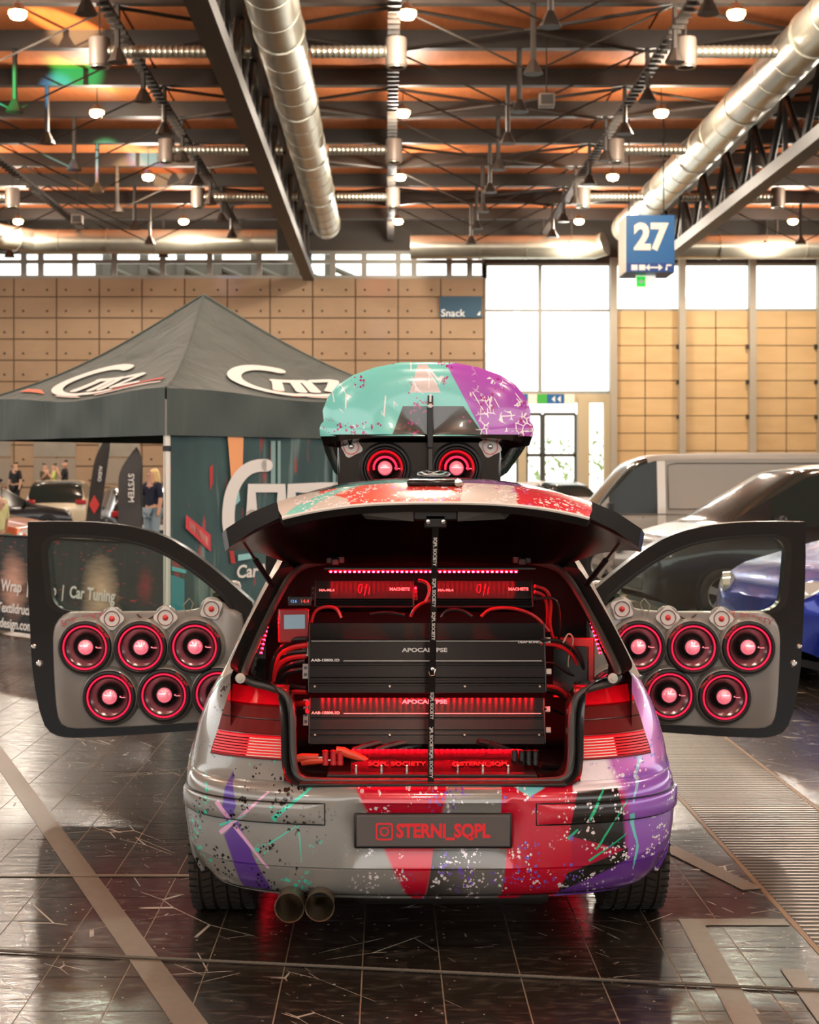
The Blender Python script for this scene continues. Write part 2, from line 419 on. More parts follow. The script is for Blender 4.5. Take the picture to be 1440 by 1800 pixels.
for p, q_, r, rr, t in bands:
    k = (r, rr)
    if k not in bs:
        bs[k] = MB().lathe([(r-.01,-.03),(r+rr,-.025),(r+rr,.025),(r-.01,.03)], 24, (0,0,0), 'z').build('duct_band', steel, t); o = bs[k]
    else: o = inst(bs[k], t)
    o.location = p; o.rotation_euler = q_
outm = mat('outlet_grey', (120,108,98), .5, .3)
def outlet(X, D, X2, lab):
    t = thing('air_outlet', lab, 'air outlet', (X, D, CH+9.0), 0, 'round ceiling air outlets')
    MB().lathe([(0,.35),(.22,.35),(.23,.3),(.23,-.24),(.2,-.28),(.17,-.28),(.15,-.2),(0,-.2)], 20, (0,0,0), 'z').build('outlet_drum', outm, t)
    MB().lathe([(.17,-.285),(.21,-.285),(.21,-.27),(.17,-.27)], 20, (0,0,0), 'z').build('outlet_rim', steel, t)
    d = 1 if X2 > X else -1; L = abs(X2-X)-.2
    pr = []
    for i in range(int(L/.12)): pr += [(.13, d*(.2+i*.12)), (.145, d*(.2+i*.12+.03)), (.13, d*(.2+i*.12+.06))]
    MB().lathe(pr, 12, (0,0,.06), 'x').build('branch_duct', steel, t)
    MB().tube([(0,0,.35),(0,0,1.2)], .02, 5).build('hanger', dksteel, t)
names = ['nearest', 'second', 'third']; rows_ = (33.7, 43.9, 51.3)
for i, D in enumerate(rows_):
    outlet(-6.15, D, -2.75, names[i]+' round air outlet left of the left truss with branch duct')
    outlet(.2, D, -1.75, names[i]+' round air outlet on the middle cable tray line')
    outlet(6.4, D, 8.5, names[i]+' round air outlet on the right, joined to the right duct')
outlet(12.75, 51.3, 9.5, 'round air outlet at far right beyond the right duct')
outlet(-12.2, 51.3, -13.85, 'round air outlet at the far left edge of the ceiling')
# ------------------------------------------------------------------ hall lamps
bulbm = mat('lamp_glow', (255,214,160), .4, emit=60, emc=(255,196,128))
lampsrc = None; ld = bpy.data.lights.new('hall_lamp_light', 'POINT'); ld.energy = LAMP_W; ld.color = LAMP_C; ld.shadow_soft_size = .22
def lamp(X, D, lab):
    global lampsrc
    t = thing('hall_lamp', lab, 'lamp', (X, D, CH+9.5), 0, 'hanging hall lamps')
    if lampsrc is None:
        lampsrc = [MB().tube([(0,0,.1),(0,0,2.4)], .012, 4).build('cord', dksteel, t),
                   MB().lathe([(.02,.16),(.09,.14),(.13,.05),(.2,-.02),(.19,-.02),(.11,.04),(0,.06)], 16, (0,0,0), 'z').build('shade', outm, t),
                   MB().lathe([(0,.03),(.12,.02),(.19,-.05),(.14,-.14),(0,-.18)], 14, (0,0,-.02), 'z').build('bulb', bulbm, t)]
    else:
        for s_ in lampsrc: inst(s_, t)
    L = bpy.data.objects.new('lamp_light', ld); col.objects.link(L); L.parent = t; L.location = (0,0,-.4)
rowname = {-13.7: 'far left lamp row', -7.55: 'left lamp row', .42: 'middle lamp row', 7.15: 'right lamp row', 15.1: 'far right lamp row'}
ordn = ['nearest', 'second', 'third', 'fourth']
for X, rn in rowname.items():
    for k, D in enumerate((32.2, 41.0, 49.8, 58.5)):
        if abs(X-.5) > 13.9 and k < 2: continue
        lamp(X, D, ordn[k]+' glowing hanging lamp seen in the '+rn)
for X in (-7.55, .42, 7.15):
    for D in (-11.8, -3.0, 5.8, 14.6, 23.4): lamp(X, D, 'glowing hanging lamp overhead, outside the picture')
lamp(7.0, 60.8, 'small glowing lamp low by the far glazing left of the number sign'); lamp(14.4, 60.8, 'small glowing lamp low by the far glazing right of the number sign')
for o in list(col.objects):
    if o.name.startswith('hall_lamp') and abs(o.location.y-60.8) < .01 and o.type == 'EMPTY': o.location.z = CH+8.75; o.location.y = 59.6
# two loudspeakers / boxes under the ceiling
for px, py, D, lab in ((961, 177, 36, 'small grey box hanging under the ceiling near the middle'), (136, 386, 52, 'small pale box hanging at left above the far duct')):
    p = P(px, py, D); t = thing('ceiling_box', lab, 'box', p)
    MB().box((0,0,0), (.36,.3,.3)).build('housing', outm, t, bevel=.02); MB().tube([(0,0,.15),(0,0,CZ-p.z)], .015, 4).build('hanger', dksteel, t)
    MB().box((0,-.155,0), (.28,.01,.22)).build('grille', dksteel, t)
# ------------------------------------------------------------------ hall: back wall
SB = F/BACK
def X_(px): return (px-VX)/SB
def Z_(py): return CH-(py-HY)/SB
n = NT('fairfaced_concrete', 'world')
c = n.mix(n.noise(n.co, .45, 5), lin((150,122,94)), lin((186,156,122)))
c = n.mix(n.M('MULTIPLY', n.noise(n.vec(n.x, 0, n.M('MULTIPLY', n.z, 5)), 1.4, 4), .35), c, lin((134,106,80)))
concm = n.out(c, .75)
jointm = mat('concrete_joint', (112,86,62), .8)
x0, x1, zt = X_(-260), X_(852), Z_(489)
wl = tag(MB().box(((x0+x1)/2, BACK+.25, zt/2), (x1-x0, .42, zt-.02)).build('wall_back', jointm, smooth=0), kind='structure')
pw, ph = 75/SB, 37.2/SB; src = None; hs = None
holem = mat('tie_hole', (70,54,40), .8)
xx = X_(25-75*4); r0 = Z_(522)
while xx < x1-.05:
    w_ = min(pw, x1-xx); zz = zt
    tops = [zt]+[r0-ph*k for k in range(0, 11)]
    for za, zb in zip(tops, tops[1:]):
        if zb < -.2: break
        MB().box((xx+w_/2, BACK, (za+zb)/2), (w_-.05, .12, za-zb-.05)).build('panel', concm, wl, smooth=0)
        for q in (.22, .78):
            if w_ > 1.2:
                lc = (xx+w_*q, BACK-.062, zb+.28)
                if hs is None: hs = MB().lathe([(0,0),(.05,0),(.05,.01)], 8, (0,0,0)).build('tie_hole', holem, wl, smooth=0); hs.location = lc
                else: inst(hs, wl, lc)
    xx += pw
# recessed shutters low in the wall, seen under the tent
shut = mat('service_shutter', (150,140,124), .45, .3, var=.2, scale=2)
for k, (a, c_, nm) in enumerate(((-20, 20, 'left'), (60, 134, 'middle'), (174, 246, 'right'))):
    MB().box(((X_(a)+X_(c_))/2, BACK-.07, (Z_(768)+Z_(803))/2), (X_(c_)-X_(a), .06, Z_(768)-Z_(803))).build('shutter_panel', shut, wl, smooth=0)
    MB().box(((X_(a)+X_(c_))/2, BACK-.07, (Z_(806)+Z_(850))/2), (X_(c_)-X_(a), .04, Z_(806)-Z_(850))).build('counter_panel', mat('counter_grey', (150,136,118), .6), wl, smooth=0)
# sign 'Snack'
t = thing('snack_sign', 'dark blue rectangular Snack sign on the concrete wall', 'sign', (0,0,0))
MB().box(((X_(773)+X_(847))/2, BACK-.12, (Z_(522)+Z_(559))/2), (X_(847)-X_(773), .1, Z_(522)-Z_(559))).build('sign_board', mat('sign_navy', (30,74,96), .5), t, smooth=0)
text('Snack', .42, (X_(775), BACK-.175, Z_(551.5)), (1,0,0), (0,0,1), white, t, align='LEFT', bold=.004)
MB().add([(X_(838), BACK-.175, Z_(555)), (X_(844), BACK-.175, Z_(555)), (X_(844), BACK-.175, Z_(547)), (X_(841), BACK-.175, Z_(551))], [(0,1,2,3)]).build('pictogram', white, t, smooth=0)
# windows
mull = mat('window_mullion', (150,146,136), .5, .3)
glz = pane('hall_glazing', (250,252,250), .1)
def window(name, xa, xb, za, zb, cols, rows, wdt=.14):
    f = MB(); xa, xb, za, zb = X_(xa), X_(xb), Z_(za), Z_(zb)
    o = tag(MB().box(((xa+xb)/2, BACK+.2, za), (xb-xa, .16, wdt)).box(((xa+xb)/2, BACK+.2, zb), (xb-xa, .16, wdt)).build(name, mull, smooth=0), kind='structure')
    cx = [xa]+[X_(c_) for c_ in cols]+[xb]; rz = [za]+[Z_(r) for r in rows]+[zb]
    for x in cx: MB().box((x, BACK+.2, (za+zb)/2), (wdt, .18, za-zb)).build('mullion', mull, o, smooth=0)
    for z in rz[1:-1]: MB().box(((xa+xb)/2, BACK+.2, z), (xb-xa, .12, wdt*.7)).build('transom', mull, o, smooth=0)
    for a, c_ in zip(cx, cx[1:]):
        for p, q in zip(rz, rz[1:]): MB().box(((a+c_)/2, BACK+.22, (p+q)/2), (c_-a-wdt*.9, .012, p-q-wdt*.6)).build('pane', glz, o, smooth=0)
    return o
window('window_1', -260, 852, 441, 488, (-180,-100,-10,40,70,130,200,285,368,455,520,585,640,700,728,790,826), (459,), .22)
window('window_2', 852, 1075, 463, 690, (950,), (545,))
window('window_3', 1075, 1700, 463, 545, (1197,1320,1440,1560), ())
# roof trusses of the neighbouring hall seen through the strip window
m = MB()
for k in range(7):
    x = X_(150+k*70); m.box((x, BACK+5, Z_(440)), (.35, .35, 2.2)); m.tube([(x, BACK+5, Z_(440)), (x+1.6, BACK+5, Z_(470))], .13, 6)
m.box((X_(330), BACK+5.2, Z_(470)), (9.4, .2, .22)); m.box((X_(330), BACK+5.2, Z_(446)), (9.4, .3, .9)); m.box((X_(330), BACK+6, Z_(458)), (9.4, .3, 1.0))
t = tag(m.build('roof_structure', mat('outside_roof', (96,92,82), .7), smooth=0), 'grey roof framework of the next hall seen through the high strip window', 'roof frame')
fas = mat('fascia_dark', (70,60,50), .6)
for nm, a, c_, zt_ in (('trim_1', -260, 852, 440), ('trim_2', 852, 1700, 462)):
    tag(MB().box(((X_(a)+X_(c_))/2, BACK+.25, (Z_(zt_)+CZ)/2), (X_(c_)-X_(a), .3, CZ-Z_(zt_))).build(nm, fas, smooth=0), kind='structure')
# right panel wall
n = NT('timber_wall_panel', 'world')
c = n.mix(n.noise(n.vec(n.x, 0, n.M('MULTIPLY', n.z, 3)), .8, 4), lin((196,158,104)), lin((222,186,134))); woodm = n.out(c, .6)
xa, xb = X_(1080), X_(1700)
wr = tag(MB().box(((xa+xb)/2, BACK+.25, Z_(546)/2), (xb-xa, .4, Z_(546)-.02)).build('wall_right', jointm, smooth=0), kind='structure')
cols = [1080, 1134, 1197, 1258, 1320, 1382, 1440, 1510, 1580, 1650, 1700]
for a, c_ in zip(cols, cols[1:]):
    for k in range(11):
        za, zb = Z_(546+30.8*k), Z_(546+30.8*(k+1))
        if zb < -.1: break
        MB().box(((X_(a)+X_(c_))/2, BACK, (za+zb)/2), (X_(c_)-X_(a)-.045, .12, za-zb-.035)).build('panel', woodm, wr, smooth=0)
for px in (1077, 1197, 1320, 1440, 1580):
    MB().box((X_(px), BACK-.25, Z_(455)/2), (.26, .35, Z_(455))).build('column', mat('facade_column', (168,156,136), .5), wr, smooth=0)
for px in (1194, 1316, 1436):
    for py in (610, 672, 733): MB().box((X_(px-3), BACK-.2, Z_(py)), (.14, .2, .16)).build('bracket', dksteel, wr, smooth=0)
# glazed doors below window_2
xa, xb = X_(852), X_(1075)
d = tag(MB().box(((xa+xb)/2, BACK+.2, Z_(700)), (xb-xa, .5, .35)).build('door_1', mat('door_surround', (196,178,142), .6), smooth=0), kind='structure')
for px, wpx in ((858, 12), (918, 14), (1026, 20), (1068, 12)):
    MB().box((X_(px), BACK+.1, Z_(700)/2), (wpx/SB, .4, Z_(700))).build('door_post', MATS['door_surround'], d, smooth=0)
dfr = mat('door_frame_grey', (88,86,80), .5, .3)
for a, c_ in ((868, 910), (926, 952), (956, 1012)):
    xm = (X_(a)+X_(c_))/2; ww = X_(c_)-X_(a)
    for x in (X_(a), X_(c_)): MB().box((x, BACK+.05, Z_(728)/2), (.12, .12, Z_(728))).build('door_stile', dfr, d, smooth=0)
    for py in (728, 800): MB().box((xm, BACK+.05, Z_(py)), (ww, .12, .14)).build('door_rail', dfr, d, smooth=0)
    MB().box((xm, BACK+.06, Z_(728)/2), (ww-.1, .012, Z_(728)-.1)).build('pane', glz, d, smooth=0)
MB().box((X_(1048), BACK+.1, Z_(770)), (1.0, .012, 6)).build('pane', glz, d, smooth=0)
# trees outside, seen pale through the door panes
t = thing('outside_hedge', 'pale green foliage outside behind the glazed hall doors', 'hedge', (X_(980), BACK+6, 0)); m = MB()
for k in range(500):
    p = Vector((random.uniform(-6,5), random.uniform(-.5,.5), random.uniform(0,3.4))); q = Vector([random.uniform(-.3,.3) for _ in range(3)]); r = Vector([random.uniform(-.3,.3) for _ in range(3)])
    m.add([p, p+q, p+r], [(0,1,2)])
tag(m.build('foliage', mat('hedge_green', (150,170,110), .7, var=.3), t, smooth=0), kind='stuff')
# direction sign over the doors
blue = mat('sign_blue', (10,92,150), .45); lightp = mat('sign_white', (250,236,214), .5)
t = thing('direction_sign', 'long blue and white direction sign above the glazed hall doors', 'sign', (0,0,0)); D = BACK-.15; s_ = F/D
m = MB()
for k, (a, c_, mm) in enumerate(((912, 928, blue), (928, 944, lightp), (944, 962, mat('exit_green', (60,170,60), .5)), (962, 992, blue), (992, 1010, lightp))):
    p, q = P(a, 693, D), P(c_, 710, D); MB().box(((p.x+q.x)/2, D, (p.z+q.z)/2), (q.x-p.x-.01, .12, p.z-q.z)).build('sign_field', mm, t, smooth=0)
for a in (920, 976, 986):
    p = P(a, 701.5, D-.07); MB().add([(p.x-.14,p.y,p.z),(p.x,p.y,p.z+.14),(p.x,p.y,p.z-.14)], [(0,1,2)]).build('arrow', white, t, smooth=0)
# ------------------------------------------------------------------ number sign '27'
D = 45.; s_ = F/D; p0, p1 = P(1101, 378, D), P(1186, 479, D); W_, Hh = p1.x-p0.x, p0.z-p1.z
t = thing('number_sign', 'blue box sign with white number 27 hanging from the ceiling', 'sign', ((p0.x+p1.x)/2, D, p1.z))
MB().box((0, W_/2, Hh/2), (W_, W_, Hh)).build('sign_box', [blue], t, smooth=0)
MB().box((-W_/2-.012, W_/2, Hh/2), (.02, W_*.98, Hh*.98)).build('side_face', lightp, t, smooth=0)
text('27', Hh*.62, (0, -.02, Hh*.6), (1,0,0), (0,0,1), lightp, t, name='number', bold=.045, sx=.92)
MB().box((0, -.012, .14), (W_*.98, .02, .26)).build('pictogram_strip', mat('sign_blue_dark', (22,64,130), .5), t, smooth=0)
m = MB()
for x, ww in ((-.46, .2), (-.24, .2)): m.box((x, -.03, .14), (ww*.9, .01, .16))
m.box((.1, -.03, .14), (.3, .01, .045))
for sx in (-1, 1): m.add([(.1+sx*.13, -.031, .24), (.1+sx*.25, -.031, .14), (.1+sx*.13, -.031, .04)], [(0,1,2)])
m.add([(.42,-.031,.06),(.48,-.031,.06),(.48,-.031,.18),(.6,-.031,.18),(.6,-.031,.23),(.46,-.031,.23)], [(0,1,2,3,4,5)])
m.build('pictogram', white, t, smooth=0)
for sx in (-.5, .5): MB().tube([(sx, W_/2, Hh), (sx, W_/2, CZ-p1.z)], .02, 5).build('hanger', dksteel, t)
p = P(1135, 497, 45.7); t = thing('exit_sign', 'small green and white exit sign hanging below the blue number sign', 'sign', p)
MB().box((0, 0, 0), (.56, .08, .44)).build('sign_plate', mat('exit_white', (248,244,226), .5, emit=.6), t, smooth=0)
MB().box((-.14, -.05, .03), (.26, .02, .3)).build('green_field', mat('exit_green_lit', (30,190,60), .5, emit=.8), t, smooth=0)
MB().add([(-.22,-.062,.03),(-.12,-.062,.11),(-.12,-.062,-.05)], [(0,1,2)]).box((-.09, -.062, .03), (.08, .004, .05)).build('arrow', white, t, smooth=0)
MB().tube([(0,0,.2),(0,0,p1.z-p.z)], .015, 4).build('hanger', dksteel, t)

# ------------------------------------------------------------------ rest of the hall (beside and behind the camera)
for nm, c_, d_ in (('wall_left', (-32.8, 20, 2.5), (.4, 92, 5)), ('wall_side', (38.8, 20, 2.5), (.4, 92, 5)), ('wall_front', (3, -25.8, 2.0), (72, .4, 4))):
    tag(MB().box(c_, d_).build(nm, concm, smooth=0), kind='structure')

# coloured show beams thrown onto the ceiling and wall from a rig outside the picture
for k, (px, py, tgt, cc, pw_, cone) in enumerate(((150,130,'c',(.05,1,.25),9000,.028), (150,150,'c',(.1,.5,1),7000,.02), (112,44,'c',(1,.62,.3),9000,.03), (250,265,'c',(.1,1,.25),9000,.018), (262,272,'c',(.5,.25,1),9000,.02), (285,302,'c',(1,.6,.3),9000,.02), (655,505,'w',(1,.1,.3),2600,.012), (680,505,'w',(1,.1,.3),1800,.010), (668,580,'w',(.3,.4,1),2600,.012), (400,500,'w',(.35,.4,1),2600,.014))):
    D = F*10.35/(HY-py) if tgt == 'c' else BACK-.1
    p = P(px, py, D); src_ = Vector((-15, 16, 3.2))
    l = bpy.data.lights.new('show_beam', 'SPOT'); l.energy = pw_*(22 if tgt == 'c' else 5); l.color = cc; l.spot_size = cone*2; l.spot_blend = .7; l.shadow_soft_size = .03
    o = bpy.data.objects.new('show_beam', l); col.objects.link(o); o.location = src_; o.rotation_euler = (p-src_).to_track_quat('-Z', 'Y').to_euler()
# ------------------------------------------------------------------ the painted show car
CX, CY = .155, 5.25
car = thing('show_car', 'graffiti-wrapped grey hatchback with open tailgate, open doors and red-lit boot', 'car', (CX, CY, 0))
def K(px, py, y):                      # photo pixel at car depth y -> car x, z
    p = P(px, py, CY+y); return (p.x-CX, p.z)
GREY, RED, PURP, TEAL, PINK, DARK = (138,139,134), (196,18,48), (128,84,176), (64,214,186), (226,176,214), (24,24,24)
def livery(name, rear=True):
    n = NT(name, car); x, z = n.x, n.z
    q = lambda pts: [K(a, b, 0) for a, b in pts]
    xs = n.M('MULTIPLY_ADD', n.noise(n.co, 9, 3), .02, n.M('ADD', x, -.01))
    c = lin(GREY)
    c = n.mix(n.poly(x, z, q([(985,1330),(1700,1200),(1700,1700),(985,1620)]), .004), c, lin((176,18,60)))                 # red field right
    c = n.mix(n.poly(x, z, q([(885,1300),(1010,1300),(1005,1640),(876,1640)]), .004), c, lin(RED))
    c = n.mix(n.poly(x, z, q([(622,1380),(788,1380),(742,1620),(733,1620)]), .012), c, lin(RED))
    c = n.mix(n.poly(x, z, q([(762,1496),(892,1496),(880,1620),(745,1620)]), .004), c, n.mix(n.step(x, -.05, .14), lin(DARK), lin((112,110,106))))
    c = n.mix(n.poly(x, z, q([(893,1380),(978,1380),(932,1402)]), .004), c, lin((120,208,214)))
    c = n.mix(n.poly(xs, z, q([(1012,1335),(1180,1300),(1180,1398),(1012,1398)]), .006), c, lin((250,240,246)))
    c = n.mix(n.poly(xs, z, q([(1060,1290),(1300,1100),(1300,1400),(1100,1400)]), .03), c, lin((206,120,206)))
    c = n.mix(n.poly(xs, z, q([(1018,1396),(1092,1394),(1104,1440),(1106,1505),(1000,1472)]), .005), c, lin(DARK))
    c = n.mix(n.poly(xs, z, q([(1108,1380),(1700,1300),(1700,1700),(1108,1640)]), .03), c, lin((150,96,196)))
    c = n.mix(n.poly(x, z, q([(1000,1540),(1112,1502),(1112,1540),(985,1580)]), .004), c, lin((34,36,32)))
    c = n.mix(n.poly(x, z, q([(985,1578),(1120,1520),(1300,1480),(1300,1700),(985,1700)]), .006), c, lin((112,60,160)))
    c = n.mix(n.poly(xs, z, q([(400,1374),(410,1425),(396,1470),(384,1440),(386,1400)]), .006), c, lin((92,70,160)))
    c = n.mix(n.poly(xs, z, q([(388,1482),(412,1452),(474,1580),(420,1580)]), .006), c, lin((92,58,150)))
    for a, b_, w_, cc in (((372,1422),(470,1535),9,PINK),((380,1480),(470,1398),8,PINK),((478,1444),(555,1380),8,TEAL),((470,1490),(520,1455),3,TEAL),((522,1455),(530,1520),2.5,TEAL),
                          ((1038,1446),(1066,1392),6,(20,196,140)),((1052,1500),(1112,1412),4,(20,196,140)),((1040,1520),(1108,1476),4,(20,196,140)),((1000,1478),(1018,1462),7,(20,196,140)),
                          ((380,1466),(430,1440),4,TEAL),((1118,1440),(1130,1500),9,(120,220,214)),((1130,1500),(1124,1545),6,(120,220,214)),((1148,1350),(1120,1420),9,(160,200,232))):
        dx, dy = b_[0]-a[0], b_[1]-a[1]; l = math.hypot(dx, dy); nx, ny = -dy/l*w_/2, dx/l*w_/2
        c = n.mix(n.poly(xs, z, q([(a[0]+nx,a[1]+ny),(b_[0]+nx*.4,b_[1]+ny*.4),(b_[0]-nx*.4,b_[1]-ny*.4),(a[0]-nx,a[1]-ny)]), .003), c, lin(cc))
    left = n.step(x, -.30, -.45); right = n.step(x, -.15, .05); mid = n.step(x, -.3, -.2)
    c = n.mix(n.M('MULTIPLY', n.splat(xs, z, 95, .85, 9, .52, 3), left), c, lin((20,18,18)))
    c = n.mix(n.M('MULTIPLY', n.splat(xs, z, 85, .85, 8, .55, 9), left), c, lin(TEAL))
    c = n.mix(n.M('MULTIPLY', n.splat(xs, z, 100, .9, 12, .53, 17), n.M('MAXIMUM', right, mid)), c, lin((244,236,240)))
    c = n.mix(n.M('MULTIPLY', n.splat(xs, z, 90, .8, 8, .57, 29), right), c, lin((120,90,196)))
    return n.out(c, .24, Coat_Weight=.7, Coat_Roughness=.05, Metallic=.15)
liv = livery('graffiti_wrap')
NP = 2.9
def plan(t, W, y0, L):
    th = min(1, abs(t))*PI/2; return (math.copysign(W*math.sin(th)**(2/NP), t), y0+L*(1-max(0, math.cos(th))**(2/NP)))
def tcut(ax, W): return math.asin(min(1, (ax/W)**(NP/2)))/(PI/2)
# --- rear bumper
brow = [(.225,.12,.80),(.232,.07,.825),(.25,.045,.84),(.29,.022,.858),(.332,.008,.868),(.336,.014,.864),(.340,.006,.869),(.40,.0,.875),(.46,0,.878),(.52,0,.878),(.56,0,.876),(.585,.004,.873),(.60,.016,.868),(.609,.04,.862),(.612,.09,.85)]
BL = .52
def bumper_pt(t, z, y0, W, off=0):
    x, y = plan(t, W+off, y0-off, BL); a = abs(t)
    lift = .15*max(0, (a-.50)/.5)**2*max(0, 1-(z-.225)/.25)
    ex = max(0, 1-abs(abs(x)/.305)**10)*max(0, 1-abs((z-.455)/.088)**8)
    return (x, y+.026*max(0, ex), z+lift)
ts = [math.copysign(abs(k/80)**.9, k) if k else 0 for k in range(-80, 81)]
bump = MB().grid([[bumper_pt(t, *r) for t in ts] for r in brow]).build('rear_bumper', liv, car)
for s, (xa, xb) in ((-1, (.362, .99)), (1, (.345, .99))):
    rows = []
    t0, t1 = tcut(xa, .878), .93
    for zz, off in ((.486,-.004),(.488,.008),(.495,.011),(.545,.011),(.552,.008),(.554,-.004)):
        rows.append([bumper_pt(s*lerp(t0, t1, k/40), zz, 0, .878, off*(min(1, k/2+.0)*min(1, (40-k)/2))-.002*(k in (0, 40))) for k in range(41)])
    MB().grid(rows).build('bumper_strip', liv, car)
    pts = [bumper_pt(s*lerp(t0, t1, k/40), .484, 0, .878, .001) for k in range(41)]+[bumper_pt(s*lerp(t1, t0, k/40), .556, 0, .878, .001) for k in range(41)]
    MB().tube(pts+[pts[0]], .0022, 5).build('strip_gap', black, car)
# dark plate pan under the bumper
MB().box((.07, .30, .205), (.68, .26, .07)).build('rear_valance', mat('underbody', (26,24,22), .6, var=.3), car, bevel=.03)
# licence plate
plate = MB().box((0, .006, .4675), (.528, .016, .118)).build('plate_holder', black, car, bevel=.006)
MB().box((0, -.004, .469), (.512, .006, .104)).build('plate', mat('plate_grey', (86,82,80), .35), plate, bevel=.004)
predm = mat('plate_red', (226,40,50), .5)
text('STERNI_SQPL', .062, (.0325, -.008, .468), (1,0,0), (0,0,1), predm, plate, bold=.0026, fit=.313)
ic = MB(); c0 = Vector((-.163, -.009, .4675))
def rr(hw, r, n=5):
    o = []
    for cx, cz, a0 in ((hw-r,hw-r,0),(-hw+r,hw-r,90),(-hw+r,-hw+r,180),(hw-r,-hw+r,270)):
        o += [(c0.x+cx+r*math.cos(math.radians(a0+90*i/n)), c0.z+cz+r*math.sin(math.radians(a0+90*i/n))) for i in range(n+1)]
    return o
ic.ring(rr(.029, .010), rr(.0235, .006), -.0095, -.0075)
circ = lambda r: [(c0.x+r*math.cos(2*PI*k/24), c0.z+r*math.sin(2*PI*k/24)) for k in range(24)]
ic.ring(circ(.0155), circ(.0105), -.0095, -.0075); ic.lathe([(0,.0095),(.003,.0095),(.003,.007)], 8, (c0.x+.016, 0, c0.z+.016))
ic.build('camera_icon', predm, plate)
# exhaust
pipem = mat('exhaust_steel', (150,132,108), .3, .9, var=.3, scale=25)
for k, (px, py) in enumerate(((509, 1596), (562, 1594))):
    x, z = K(px, py, -.03)
    MB().lathe([(.046,-.5),(.046,-.02),(.049,.02),(.0505,.03),(.049,.034),(.046,.03),(.044,-.3),(0,-.3)], 32, (x, -.0, z)).build('exhaust_tip', pipem, car)
# --- body side and quarter panels (z-levels of the plan outline)
zl = [.2,.28,.36,.44,.52,.58,.606,.612,.64,.68,.72,.76,.80,.84,.87,.90,.925,.945,.96]
Wt = [(.2,.80),(.28,.84),(.44,.868),(.6,.872),(.68,.864),(.76,.846),(.84,.818),(.9,.785),(.96,.735)]
y0t = [(.2,.16),(.6,.07),(.612,.075),(.68,.10),(.78,.12),(.88,.15),(.96,.20)]
axt = [(.2,0),(.606,0),(.61,.505),(.84,.515),(.88,.545),(.905,.60),(.94,.69),(.96,.70)]
def level(z, s):
    W, y0, ax = interp(Wt, z), interp(y0t, z), interp(axt, z); t0 = tcut(ax, W)
    o = []
    for k in range(21):
        x, y = plan(lerp(t0, 1, k/20), W, y0, BL); o.append((s*x, y, z))
    ys = y0+BL; ye = 3.55-(max(0, z-.6)/.36)*.55
    for k in range(1, 70):
        t = k/69; y = lerp(ys, ye, t); o.append((s*(W+.012*math.sin(PI*t)), y, z))
    for k in range(1, 13):
        th = k/12*PI/2; o.append((s*W*math.cos(th)**.7, ye+(.57-max(0, z-.6)*.4)*math.sin(th)**.8, z))
    return o
AXR, AXF, WR = .80, 3.31, .345
for s in (-1, 1):
    rows = [level(z, s) for z in zl]; g = MB().grid(rows); keep = []
    for f in g.f:
        c_ = sum((Vector(g.v[i]) for i in f), Vector())/len(f)
        if abs(c_.x) > .5 and any(math.hypot(c_.y-a, c_.z-.31) < WR for a in (AXR, AXF)): continue
        if 1.72 < c_.y < 2.92 and c_.z > .28 and abs(c_.x) > .5: continue
        keep.append(f)
    g.f = keep; g.m = [0]*len(keep)
    g.build('side_panel', liv, car)
    for a in (AXR, AXF):
        arc = [(s*(interp(Wt, max(.2, .31+WR*math.sin(th)))+.008), a+WR*math.cos(th), .31+WR*math.sin(th)) for th in [lerp(-.25, PI+.25, k/40) for k in range(41)]]
        MB().tube(arc, .013, 6).build('arch_lip', liv, car)
        inn = [[(s*.60, a+(WR+.0)*math.cos(th), .31+WR*math.sin(th)), (s*.855, a+WR*math.cos(th), .31+WR*math.sin(th))] for th in [lerp(-.25, PI+.25, k/24) for k in range(25)]]
        MB().grid(inn).build('wheel_liner', black, car)
# hood cap and upper body
hood = [[(x*interp(Wt, .96)*.98, y, .962+.02*(1-x*x)) for x in [k/8 for k in range(-8, 9)]] for y in (2.95, 3.0, 3.2)]
MB().grid(hood).build('bonnet', liv, car)
rail = [(.24,.97,.725,.735),(.30,1.04,.70,.735),(.36,1.105,.675,.735),(.44,1.19,.64,.738),(.52,1.27,.605,.74),(.60,1.335,.575,.742),(.66,1.362,.562,.744),(.74,1.375,.56,.75),(1.3,1.395,.575,.765),(1.75,1.39,.575,.765),(1.85,1.385,.575,.765),(2.05,1.36,.575,.765),(2.5,1.19,.63,.76),(2.98,.985,.71,.745)]
up = MB(); gl = MB(); rows = []
for y, zr, wr_, wb in rail:
    sec = [(wb, .955), (lerp(wb, wr_, .45), lerp(.955, zr-.02, .5)), (wr_, zr-.02), (wr_-.03, zr-.004), (wr_*.7, zr+.012), (wr_*.35, zr+.018), (0, zr+.02)]
    rows.append([(x, y, z) for x, z in sec]+[(-x, y, z) for x, z in sec[::-1][1:]])
nc = len(rows[0])
up.grid(rows); gl.v = list(up.v); kb, kg = [], []
for f in up.f:
    i, j = f[0]//nc, f[0] % nc; j = min(j, nc-2-j); y = rail[i][0]
    if y < .62 and j >= 3: continue
    if 1.84 < y < 2.9 and j < 2: continue
    if j < 2 and .70 < y < 1.74 or (y >= 2.04 and j >= 3): kg.append(f)
    else: kb.append(f)
up.f, up.m, gl.f, gl.m = kb, [0]*len(kb), kg, [0]*len(kg)
up.build('roof_and_pillars', mat('wrap_pillar', (176,172,164), .25, coat=.6), car); 
